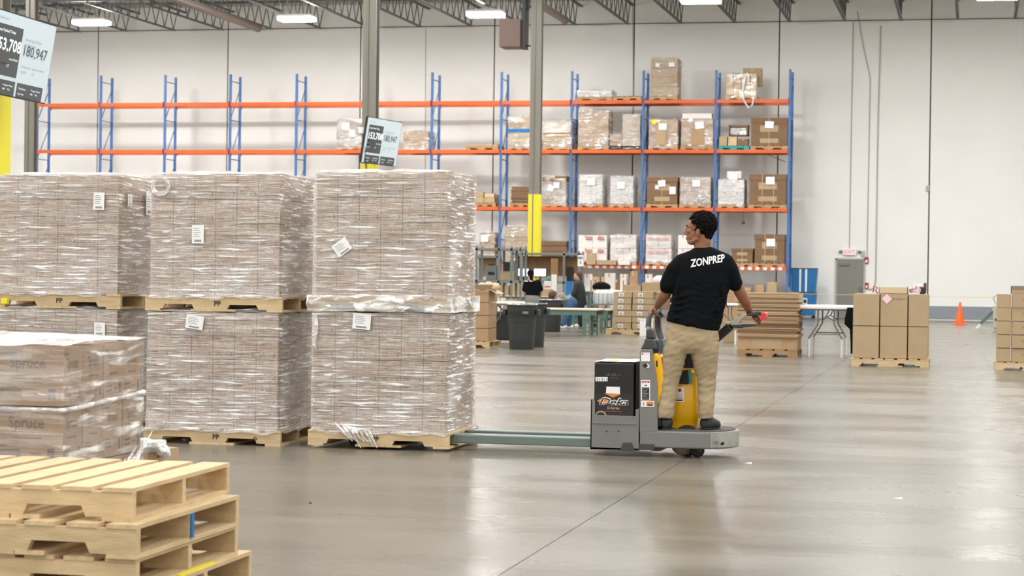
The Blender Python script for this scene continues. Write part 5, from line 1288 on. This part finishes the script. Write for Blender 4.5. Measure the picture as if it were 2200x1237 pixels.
# ------------------------------------------------------------------ folding tables
def fold_table(X0, Y0, L_, D_, top, lab, risers=True, sides=(0, 1)):
    t = thing('folding_table', lab, 'table', (X0, Y0, 0))
    MB().box(0, L_, 0, D_, top-.045, top).build('tabletop', 'table_white', t, bevel=.012)
    MB().box(.06, L_-.06, .03, .05, top-.07, top-.045).box(.06, L_-.06, D_-.05, D_-.03, top-.07, top-.045).build('side_rail', 'leg_grey', t)
    for s in sides:
        x = .22 if s == 0 else L_-.22; sg = 1 if s == 0 else -1
        for y_ in (.08, D_-.08):
            MB().tube([(x, y_, top-.06), (x, y_, .58), (x-sg*.16, y_, .36), (x-sg*.16, y_, .0 if not risers else .28)], .014, 7).build('leg', 'leg_grey', t, smooth=True)
            if risers: MB().tube([(x-sg*.16, y_, .0), (x-sg*.16, y_, .3)], .022, 8).build('leg_riser', 'white_paint', t, smooth=True)
        MB().tube([(x, .08, .5), (x, D_-.08, .5)], .012, 6).tube([(x-sg*.16, .08, .33), (x-sg*.16, D_-.08, .33)], .012, 6).build('cross_bar', 'leg_grey', t, smooth=True)
        MB().tube([(x, D_/2, .5), (x+sg*.3, D_/2-.06, top-.06)], .01, 6).tube([(x, D_/2, .5), (x+sg*.3, D_/2+.06, top-.06)], .01, 6).build('folding_brace', 'leg_grey', t, smooth=True)
    return t
ty = 37.9
xa = onY(1716, 660, ty).x; zt_ = onY(1770, 657, ty).z
# the table's short end faces the camera: two legs seen side by side
t = thing('folding_table', 'white folding table on pale leg risers between tall pile and tan cartons', 'table', (xa, ty, 0))
L_ = onY(1836, 660, ty).x-xa; D_ = 1.6
MB().box(0, L_, 0, D_, zt_-.06, zt_).build('tabletop', 'table_white', t, bevel=.015)
MB().box(.05, L_-.05, .05, D_-.05, zt_-.085, zt_-.06).build('apron_rail', 'leg_grey', t)
for yy in (.15, D_-.3):
    l1, l2 = onY(1736, 760, ty).x-xa, onY(1807, 760, ty).x-xa; m1, m2 = onY(1756, 690, ty).x-xa, onY(1791, 690, ty).x-xa; off = .0
    MB().tube([(m1, yy, zt_-.08), (m1, yy, .60), (l1, yy, .34), (l1, yy, .2)], .014, 7).build('leg', 'leg_grey', t, smooth=True)
    MB().tube([(m2, yy, zt_-.08), (m2, yy, .60), (l2, yy, .34), (l2, yy, .2)], .014, 7).build('leg', 'leg_grey', t, smooth=True)
    MB().tube([(l1+.04, yy, .42), (l2-.04, yy, .42)], .012, 6).build('cross_bar', 'leg_grey', t, smooth=True)
    MB().tube([(m1, yy, .66), ((m1+m2)/2, yy+.05, .75), (m2, yy, .66)], .01, 6).tube([((m1+m2)/2, yy+.05, .75), ((m1+m2)/2+.05, yy+.1, zt_-.08)], .01, 6).build('folding_brace', 'leg_grey', t, smooth=True)
    for l_ in (l1, l2): MB().tube([(l_, yy, 0), (l_, yy, .33)], .024, 8).build('leg_riser', 'white_paint', t, smooth=True)
bc = thing('black_coat', 'black coat hanging off the white table end beside the tan cartons', 'clothing', (onY(1822, 700, ty-.06).x, ty-.035, 0))
b_ = MB(); cx_ = 0; loft(b_, [(Vector((.04, 0, zt_-.02)), Vector((.06, 0, 0)), Vector((0, .04, 0))), (Vector((.03, 0, zt_-.2)), Vector((.09, 0, 0)), Vector((0, .05, 0))), (Vector((.03, 0, zt_-.32)), Vector((.1, 0, 0)), Vector((0, .05, 0))), (Vector((.07, 0, zt_-.42)), Vector((.04, 0, 0)), Vector((0, .03, 0))), (Vector((.07, 0, .3)), Vector((.025, 0, 0)), Vector((0, .02, 0))), (Vector((.07, 0, .08)), Vector((.02, 0, 0)), Vector((0, .02, 0)))], 12)
b_.build('coat_cloth', 'shirt_black', bc, smooth=True)
yb = 44.
fold_table(onY(1440, 655, yb).x, yb, onY(1586, 655, yb).x-onY(1440, 655, yb).x, .76, onY(1560, 652, yb).z, 'white folding table glimpsed between the rider and the tall pile')
a = onY(1552, 690, yb+1.0); t_ = tag(put('carton', carton_mesh(.75, .5, .45, 'card_tan', None, False), None, (a.x, yb+1.2, .0)), 'tan carton on the floor under the far white table beside the rider', 'box')
a = onY(1553, 640, yb+3); t_ = tag(put('carton', carton_mesh(.6, .5, 1.15, 'card', None, False), None, (a.x, yb+3, .0)), 'tall plain carton behind the far white table beside the rider', 'box')
# ------------------------------------------------------------------ centre: carton stack on its own pallet
yc = 49.6; x0 = onY(1316, 700, yc).x; x1 = onY(1357, 700, yc).x; x2 = onY(1401, 700, yc).x
pallet((onY(1301, 715, yc).x, yc, 0), 0, 1.15, 1.1, 'pale pallet under the labelled carton stack behind the truck')
z0 = .134; zt_ = onY(1350, 626, yc).z; r_ = (zt_-z0)/6
for c_, (xa, xb) in enumerate(((x0, x1), (x1, x2))):
    for k in range(6):
        o = put('labelled_carton', carton_mesh(round(xb-xa-.012, 3), .9, round(r_-.004, 3), 'card_tan', None, False, .0), None, (xa+rn.uniform(-.01, .01), yc+.02, z0+k*r_)); tag(o, f'carton with a white label, {ordn[5-k]} from top of the {("left", "right")[c_]} column behind the truck', 'box', 'labelled cartons stacked behind the truck')
        if not (c_ == 0 and k == 1): MB().box(.14, .26, -.004, -.001+.004, r_*.2, r_*.75).box(.16, .24, -.006, -.004, r_*.3, r_*.6, 1).build('white_label', ['paper', 'barcode'], o)
for (x_a, x_b, y_, lab, m_) in ((1337, 1377, 611, 'long tan carton lying on top of the labelled stack', 'card_tan'), (1379, 1424, 606, 'open tan carton with paper inside on top of the labelled stack', 'card_tan')):
    a = onY(x_a, y_, yc+.2); b = onY(x_b, y_, yc+.2); zz = z0+6*r_; o = put('carton', carton_mesh(b.x-a.x, .5, a.z-zz, m_, None, False), None, (a.x, yc+.2, zz)); tag(o, lab, 'box')
a = onY(1401, 606, yc+.3); p_ = MB(); ell(p_, (a.x+.15, yc+.45, a.z+.05), (.16, .14, .12)); ell(p_, (a.x+.3, yc+.5, a.z+.03), (.12, .12, .1)); tag(p_.build('crumpled_paper', 'wrap_white', None, smooth=True), 'crumpled white packing paper spilling from the open carton', 'paper')
a = onY(1374, 720, 48.6); tag(MB().box(a.x, a.x+.28, 48.6, 48.9, 0, .42).box(a.x-.01, a.x+.29, 48.59, 48.91, .38, .42).build('white_bin', 'table_white'), 'small white bin on the floor at the foot of the labelled cartons', 'bin')
# column of cartons to the left, beside the right wrapped stack
yl = 38.9; xa = onY(1019, 700, yl).x; xb = onY(1052, 700, yl).x
pallet((xa-.5, yl, 0), 0, xb-xa+.5, .9, 'pallet under the plain carton column next to the white table')
z0 = .134; zt_ = onY(1035, 622, yl).z; r_ = (zt_-z0)/4
for k in range(4): tag(put('tall_carton', carton_mesh(round(xb-xa+.42, 3), .7, round(r_-.004, 3), 'card', None, False), None, (xa-.45, yl+.03, z0+k*r_)), f'plain brown carton, {ordn[3-k]} from top of the column right of the wrapped stacks', 'box', 'plain carton column')
fl2 = MB(); zz = z0+4*r_
fl2.add([(xa, yl, zz), (xb, yl, zz), (xb+.1, yl-.12, zz+.1), (xa, yl-.12, zz+.1)], [(0, 1, 2, 3)]); fl2.add([(xb, yl, zz), (xb, yl+.6, zz), (xb+.14, yl+.6, zz-.08), (xb+.14, yl, zz-.08)], [(0, 1, 2, 3)])
tag(fl2.build('carton_flap', 'card_light'), 'open pale flaps of the topmost carton in the plain column', 'cardboard')
p_ = MB(); [ell(p_, (xa+.1+.13*k, yl+.2, zz+.06+.02*(k % 2)), (.1, .12, .08)) for k in range(3)]; tag(p_.build('packing_paper', 'card_light', None, smooth=True), 'beige packing paper heaped on the plain carton column', 'paper')
# white table at left centre with bins
yt2 = 41.5; xa = onY(1052, 652, yt2).x; xb = onY(1112, 652, yt2).x
fold_table(xa, yt2, xb-xa, .76, onY(1080, 648, yt2).z, 'white folding table with dark items beneath, left of the black bins', risers=True)
t = thing('dark_shelf_box', 'black plastic storage unit under the left white table', 'box', (xa+.05, yt2+.15, 0))
MB().box(0, .5, 0, .4, .06, .62).build('unit_body', 'black_plastic', t, bevel=.03); MB().box(-.02, .52, -.02, .42, .58, .66).build('unit_lid', 'blade_grey', t, bevel=.02)
for sx in (.05, .45):
    for sy in (.05, .35): MB().lathe((sx, sy, .03), [(.03, -.015), (.03, .015)], 10, axis='y').build('caster', 'rubber', t)
def trash_can(px, py, R, Hc, lab, m='can_grey', plate=True):
    c = G(px, py, 0); c.y += R*.8; t = thing('trash_can', lab, 'bin', (c.x, c.y, 0))
    pr = [(R*.78, 0), (R*.8, .02), (R*.9, Hc*.62), (R*.93, Hc*.63), (R*.94, Hc*.78), (R*.99, Hc*.8), (R*1.0, Hc-.03), (R*1.06, Hc-.025), (R*1.07, Hc), (R*1.0, Hc), (R*.97, Hc-.04), (R*.8, .04), (0, .04)]
    b = MB().lathe((0, 0, 0), pr, 32, close=False); b.f.append(tuple(reversed(range(32)))); b.m.append(0); b.build('can_body', m, t, smooth=True, fix=False)
    for s in (-1, 1): MB().box(s*R-.06*(s < 0), s*R+.06*(s > 0), -.1, .1, Hc*.76, Hc*.9).build('can_handle', m, t, bevel=.02)
    if plate: MB().box(R*.25, R*.62, -R*1.02, -R*.9, Hc*.8, Hc*.86).build('name_plate', 'shelf_grey', t)
    bg_ = MB().lathe((0, 0, Hc), [(R*1.04, .012), (R*.98, .014), (R*.9, -.05), (R*.7, -.12), (0, -.15)], 24, close=False)
    for v in bg_.v: v.z += .015*noise.noise(v*9)
    bg_.build('bin_liner', 'film_dense', t, smooth=True, fix=False)
    return t
trash_can(1115, 751, .295, .86, 'large dark grey trash can, frontmost of the bins by the white table')
trash_can(1140, 746, .27, .86, 'dark grey trash can directly behind the frontmost bin', plate=False)
trash_can(1179, 713, .30, .80, 'dark trash can half hidden behind the green bench', plate=False)
# green steel benches
def bench(px0, px1, pyt, Y, D_, lab, legs):
    a = onY(px0, pyt, Y); b = onY(px1, pyt, Y); t = thing('work_bench', lab, 'table', (a.x, Y, 0)); L_ = b.x-a.x; H_ = a.z
    MB().box(-.06, L_+.03, -.03, D_, H_-.035, H_).build('bench_top', 'bench_top', t, bevel=.005)
    MB().box(0, L_, 0, .05, H_-.15, H_-.035).box(0, L_, D_-.08, D_-.03, H_-.15, H_-.035).build('steel_rail', 'bench_green', t)
    for px in legs:
        x = onY(px, pyt, Y).x-a.x
        for yy in (0, D_-.1):
            MB().box(x, x+.09, yy, yy+.04, 0, H_-.15).box(x+.16, x+.2, yy, yy+.04, 0, H_-.15).build('leg', 'bench_green', t)
            MB().box(x+.04, x+.18, yy+.005, yy+.03, .3, .36).box(x+.04, x+.18, yy+.005, yy+.03, .08, .13).build('leg_brace', 'bench_green', t)
        MB().box(x, x+.2, -.01, .06, H_-.25, H_-.1).build('gusset', 'bench_green', t)
    return t
bench(1165, 1281, 662, 47.7, 1.1, 'green steel work bench with pale wooden top behind the black bins', (1251,))
bench(1240, 1306, 663, 50.6, .8, 'second green steel bench behind the first one', (1288,))
# ------------------------------------------------------------------ workstation shelving
def steel_shelf(px0, px1, Y, pyt, levels, lab, posts, D_=.6, board=None):
    a = onY(px0, 600, Y); b = onY(px1, 600, Y); t = thing('steel_shelving', lab, 'shelf', (a.x, Y, 0)); W_ = b.x-a.x; H_ = onY((px0+px1)/2, pyt, Y).z
    for py in levels:
        z = onY((px0+px1)/2, py, Y).z; MB().box(0, W_, 0, D_, z-.07, z).build('shelf_board', 'shelf_grey', t, bevel=.005)
    for px in posts:
        x = onY(px, 600, Y).x-a.x
        for yy in (0, D_-.05): MB().box(x-.03, x+.03, yy, yy+.04, 0, H_).build('post', 'shelf_grey', t)
    if board: MB().box(.02, W_-.02, D_-.02, D_, onY(1100, board[1], Y).z, onY(1100, board[0], Y).z).build('back_board', 'board_brown', t)
    return t, a.x, W_
steel_shelf(1020, 1119, 56.5, 529, (533, 602, 690), 'grey steel shelving beside the wrapped stacks, nearest of the two', (1023, 1071, 1098, 1118), .7)
steel_shelf(1098, 1245, 60.5, 539, (543, 604, 660), 'long grey steel shelving with brown back board behind the workers', (1101, 1121, 1211, 1243), .7, board=(549, 592))
steel_shelf(1020, 1070, 59.8, 546, (549, 605), 'far grey shelving with brown back board behind the nearest shelving', (1022, 1068), .5, board=(550, 595))
def prop(name, x0, x1, y0, y1, Y, m, lab, cat, D_=.3, bevel=.01, extra=None, zb=None):
    a = onY(x0, y1, Y); b = onY(x1, y0, Y); z0 = a.z if zb is None else zb
    t = thing(name, lab, cat, (a.x, Y, z0)); MB().box(0, b.x-a.x, 0, D_, 0, b.z-z0).build(name+'_body', m, t, bevel=bevel)
    if extra: extra(t, b.x-a.x, b.z-z0)
    return t
zsh = onY(1170, 604, 60.5).z+.002
zpb = onY(1052, 634, 58.9).z+.002
def mon(t, W_, H_):
    MB().box(.02, W_-.02, -.006, -.001, .03, H_-.02).build('screen_panel', 'monitor_glow', t); MB().box(W_/2-.03, W_/2+.03, .01, .04, zsh-t.location.z, 0).build('stand_neck', 'black_plastic', t); MB().box(W_/2-.12, W_/2+.12, -.05, .12, zsh-t.location.z, zsh-t.location.z+.015).build('stand_foot', 'black_plastic', t)
prop('monitor', 1112, 1137, 576, 595, 60.55, 'black_plastic', 'left lit computer monitor on the workstation shelf', 'monitor', .03, extra=mon)
prop('monitor', 1146, 1174, 576, 595, 60.55, 'black_plastic', 'right lit computer monitor on the workstation shelf', 'monitor', .03, extra=mon)
prop('printer', 1044, 1067, 570, 598, 57.0, 'shelf_grey', 'grey label printer on the nearest shelving', 'printer', .4, zb=onY(1070, 602, 56.5).z+.002, extra=lambda t, W_, H_: (MB().box(.06, W_-.06, -.01, 0, H_*.35, H_*.55).build('paper_slot', 'rubber', t), MB().box(.05, W_-.1, .05, .3, H_, H_+.05).build('printer_lid', 'black_plastic', t, bevel=.01)))
prop('dark_carton', 1081, 1094, 562, 579, 57.1, 'battery_black', 'small black box standing on a pale carton on the near shelving', 'box', .3, zb=onY(1070, 585, 56.5).z)
prop('pale_carton', 1074, 1098, 583, 599, 57.0, 'card_tan', 'open tan carton on the near shelving under the black box', 'box', .4, zb=onY(1070, 602, 56.5).z+.002)
prop('file_box', 1104, 1112, 560, 597, 60.6, 'shelf_grey', 'upright grey file box left of the monitors', 'box', .3, zb=zsh)
prop('brown_panel', 1183, 1199, 555, 590, 60.6, 'board_brown', 'brown board leaning on the shelf right of the monitors', 'board', .05, zb=zsh)
prop('black_bin', 1217, 1229, 573, 597, 60.7, 'rubber', 'black bin on the workstation shelf behind the sideways worker', 'bin', .3, zb=zsh)
prop('white_sign', 1241, 1254, 548, 572, 59.5, 'paper', 'white sign with grey lettering hanging at the shelving end', 'sign', .01, extra=lambda t, W_, H_: (MB().text('BENCH', (W_/2, -.004, H_*.65), .1, width=W_*.8, center=True, bold=.03).build('sign_lettering', 'label_black', t, fix=False), MB().text('A.', (W_/2, -.004, H_*.25), .14, width=W_*.3, center=True, bold=.03).build('sign_lettering', 'label_black', t, fix=False), MB().tube([(W_/2, .02, 0), (W_/2, .02, -t.location.z)], .02, 6).build('sign_post', 'shelf_grey', t)))
prop('white_roll', 1184, 1195, 590, 630, 59.2, 'white_paint', 'tall white roll standing beside the monitors', 'roll', .12, zb=zpb)
prop('white_cabinet', 1168, 1184, 604, 632, 59.2, 'card_white', 'white carton with a yellow note below the right monitor', 'box', .3, zb=zpb, extra=lambda t, W_, H_: (MB().box(.04, .14, -.01, 0, .04, .14).build('yellow_note', 'yellow_guard', t), MB().box(.03, W_-.03, -.012, 0, H_*.6, H_*.66).build('red_line', 'alarm_red', t)))
prop('blue_carton', 1215, 1228, 604, 622, 59.2, 'blue_cloth', 'blue box on the bench behind the sideways worker', 'box', .2, zb=zpb)
prop('teal_pot', 1174, 1181, 597, 602, 60.5, 'teal_plastic', 'small teal pot on the shelf edge under the right monitor', 'pot', .1, zb=zsh)
for i, (x0, x1, h_, m_, cn) in enumerate(((1030, 1050, .14, 'card_white', 'flat white'), (1052, 1062, .2, 'card_light', 'pale'), (1078, 1082, .16, 'paper_pink', 'pink'), (1084, 1093, .14, 'red_plastic', 'red'), (1100, 1110, .12, 'card_tan', 'tan'))):
    zt2 = onY(1060, 549, 59.8).z+.002 if i < 2 else onY(1100, 602, 56.5).z+.002
    if i < 2: prop('small_carton', x0, x1, 540, 548, 59.9, m_, f'{cn} box on top of the far brown-backed shelving', 'box', .3, zb=zt2) if False else None
# packing bench under shelving with cartons
bench(1052, 1240, 634, 58.9, .55, 'long low packing bench under the workstation shelving', (1060, 1150, 1228))
zpb = onY(1052, 634, 58.9).z+.002
x = onY(1060, 630, 59.0).x; i = 0
while x < onY(1178, 630, 59.0).x:
    w_ = rn.choice((.25, .35, .45)); h_ = rn.choice((.2, .3, .4)); m_, cn = cols[rn.choice((0, 4, 1, 6, 0))]
    tag(put('small_carton', carton_mesh(w_, .35, h_, m_, None, False), None, (x, 59.0+rn.uniform(0, .1), zpb)), f'{cn} packing box on the long low bench, {ordn[i]} from its left end', 'box', 'boxes on the packing bench'); x += w_+rn.uniform(.02, .15); i += 1
for i, (x0, x1, h_, cn, m_) in enumerate(((1054, 1066, .4, 'tan', 'card_tan'), (1068, 1080, .34, 'white', 'card_white'), (1086, 1108, .3, 'tan', 'card_tan'), (1108, 1122, .26, 'brown', 'card'))):
    a = onY(x0, 670, 54.); b = onY(x1, 670, 54.)
    tag(put('carton', carton_mesh(b.x-a.x, .4, h_+.45, m_, None, False), None, (a.x, 54., 0)), f'{cn} carton on the floor behind the left white table, {ordn[i]} from left', 'box', 'cartons behind the left white table')
# grey cart with bags
a = onY(1268, 640, 55.); b = onY(1340, 640, 55.)
t = thing('wire_cart', 'grey wire cart of white bundles beside the labelled cartons', 'cart', (a.x, 55., 0)); W_ = b.x-a.x
for z in (.35, .62): MB().box(0, W_, 0, .7, z, z+.03).build('cart_shelf', 'shelf_grey', t)
for sx in (0, W_-.03):
    for sy in (0, .67): MB().box(sx, sx+.03, sy, sy+.03, .1, 1.3).build('cart_post', 'shelf_grey', t); MB().lathe((sx+.015, sy+.015, .05), [(.05, -.015), (.05, .015)], 12, axis='y').build('caster', 'rubber', t)
for k in range(8): MB().box(W_*k/8, W_*k/8+.015, -.01, .0, .35, .95).build('wire_bar', 'shelf_grey', t)
for i, (u, w_, m_, lab) in enumerate(((.02, .5, 'wrap_white', 'white bundle at left in the wire cart'), (.54, .55, 'wrap_white', 'white bundle at right in the wire cart'))):
    q = MB(); loft(q, [(Vector((w_/2, .3, z)), Vector((w_/2*s, 0, 0)), Vector((0, .26*s, 0))) for z, s in ((0, .9), (.1, 1), (.3, 1), (.38, .7))], 14); o = q.build('white_bundle', m_, None, smooth=True); o.location = (a.x+u*W_/1.2, 55.05, .655); tag(o, lab, 'bundle', 'bundles in the wire cart')
q = MB(); loft(q, [(Vector((0, 0, z)), Vector((.24*s, 0, 0)), Vector((0, .16*s, 0))) for z, s in ((0, 1), (.08, 1.1), (.14, .9), (.2, .4))], 14); o = q.build('cloth_bundle', 'shirt_black', None, smooth=True); o.location = (onY(1291, 604, 55.3).x, 55.4, 1.05); tag(o, 'black cloth bundle with pale straps on top of the white bundles', 'bag')
for (x0, x1, y0, m_, cn, Y_) in ((1255, 1268, 588, 'card_white', 'white', 62.), (1299, 1318, 586, 'card_white', 'upright white', 62.), (1332, 1346, 588, 'card_white', 'square white', 62.1), (1354, 1366, 582, 'card', 'brown', 62.1), (1386, 1398, 588, 'card_white', 'small white', 62.)):
    a = onY(x0, y0, Y_); b = onY(x1, y0, Y_); tag(put('carton', carton_mesh(b.x-a.x, .4, a.z-.86, m_, None, False), None, (a.x, Y_, .86)), f'{cn} carton on the packing table under the racks, at picture centre', 'box', 'cartons on the far packing table')
bench(1252, 1420, 624, 61.9, .8, 'long far packing table in front of the racking', (1262, 1330, 1400))

# ------------------------------------------------------------------ hanging screens
def tv(px, py, Y, lab, yaw=math.radians(81), W_=1.72, H_=.97, tilt=math.radians(-9)):
    a = onY(px, py, Y)-Vector((math.cos(yaw)*W_, math.sin(yaw)*W_, 0)); Y = a.y                         # top near corner of the screen
    t = thing('wall_screen', lab, 'screen', (a.x, Y, a.z), 0); t.rotation_euler = (-0, 0, yaw)
    hd = bpy.data.objects.new('tilt_bracket', None)
    def tp(o): o.rotation_euler = (tilt, 0, 0); return o
    # screen hangs from its top edge: local x along the width, -y is the face
    T = Matrix.Rotation(-tilt, 3, 'X')
    def blk(name, m, x0, x1, y0, y1, z0, z1, par=t):
        b = MB(); b.box(x0, x1, y0, y1, z0, z1); b.v = [T@v for v in b.v]; return b.build(name, m, par)
    sc = blk('screen_housing', 'black_plastic', -.015, W_+.015, .0, .05, -H_-.015, .015)
    blk('display', 'tv_light', 0, W_, -.004, -.001, -H_, 0)
    def pan(name, m, u0, u1, v0, v1, d=.008): return blk(name, m, W_*u0, W_*u1, -d, -d+.002, -H_*v1, -H_*v0)
    pan('dark_panel', 'tv_dark', .06, .475, .15, .77); pan('dark_panel', 'tv_dark', .06, .475, .82, 1.0); pan('dark_panel', 'tv_dark', .51, .93, .82, 1.0)
    def tx_(s_, u, v, h, wd, m, bold=.0):
        b = MB(); b.text(s_, (W_*u, -.012, -H_*v), h, width=W_*wd, bold=bold); b.v = [T@q for q in b.v]; b.build('screen_text', m, t, fix=False)
    tx_('153,708', .075, .46, .20, .40, 'tv_text', .02); tx_('180,947', .53, .47, .19, .38, 'tv_text_dark')
    tx_('Items Packed Today', .08, .24, .05, .28, 'tv_text', .01); tx_('Items Shipped Today', .53, .28, .045, .26, 'tv_text_faint'); tx_('Summary Line', .53, .34, .04, .18, 'tv_text_faint')
    tx_('Items Packed', .08, .57, .045, .17, 'tv_text'); tx_('Shipments Packed', .27, .57, .045, .18, 'tv_text'); tx_('3,175', .08, .66, .05, .08, 'tv_text'); tx_('27', .29, .66, .05, .04, 'tv_text')
    tx_('Shipments', .53, .62, .035, .14, 'tv_text_faint'); tx_('Shipments Ready', .7, .62, .035, .2, 'tv_text_faint'); tx_('4,231', .53, .69, .04, .08, 'tv_text_faint'); tx_('12', .71, .69, .04, .03, 'tv_text_faint')
    for u in (.08, .53):
        tx_('Total Items', u, .90, .04, .12, 'tv_text'); tx_('Open Orders', u, .965, .035, .1, 'tv_text'); tx_('Target Rate', u+.2, .89, .03, .16, 'tv_text'); tx_('98   92', u+.2, .94, .03, .12, 'tv_text')
    tx_('Dashboard', .06, .09, .04, .16, 'tv_text_faint')
    MB().box(W_*.1, W_*.3, .06, .2, -H_*.62, -H_*.35).build('wall_bracket', 'blade_grey', t)
    MB().tube([(.1, .08, -.1), (.05, .1, -H_*.5), (.1, .1, -H_-.1)], .008, 5).build('power_cable', 'rubber', t)
    return t
tv(864, 264, 43.8, 'hanging dashboard screen on the centre column, reading 153,708')
tv(121, 58, 24.0, 'large hanging dashboard screen cut by the left edge, reading 180,947', yaw=math.radians(93), W_=1.86)
a = onY(778, 281, 43.9); tag(MB().box(a.x-.05, a.x+.05, 43.75, 43.94, a.z-.07, a.z+.07).build('outlet_box', 'paper', bevel=.01), 'small white outlet box on the centre column beside the screen', 'box')
# small litter on the floor
for (px, py, lab) in ((1608, 996, 'tiny white scrap on the floor right of the truck'), (1930, 1072, 'tiny pale scrap on the floor lower right')):
    g = G(px, py, 0); tag(MB().add([(g.x-.03, g.y, .003), (g.x+.03, g.y-.01, .002), (g.x+.02, g.y+.04, .01), (g.x-.02, g.y+.03, .004)], [(0, 1, 2, 3)]).build('paper_scrap', 'paper'), lab, 'litter')
g = G(667, 1081, 0); tag(MB().lathe((g.x, g.y, 0), [(.008, 0), (.008, .006)], 8).build('pebble', 'print_dark'), 'tiny dark speck of debris on the floor at lower centre', 'litter')
for o in list(bpy.data.objects):
    if not o.users_collection: bpy.data.objects.remove(o)
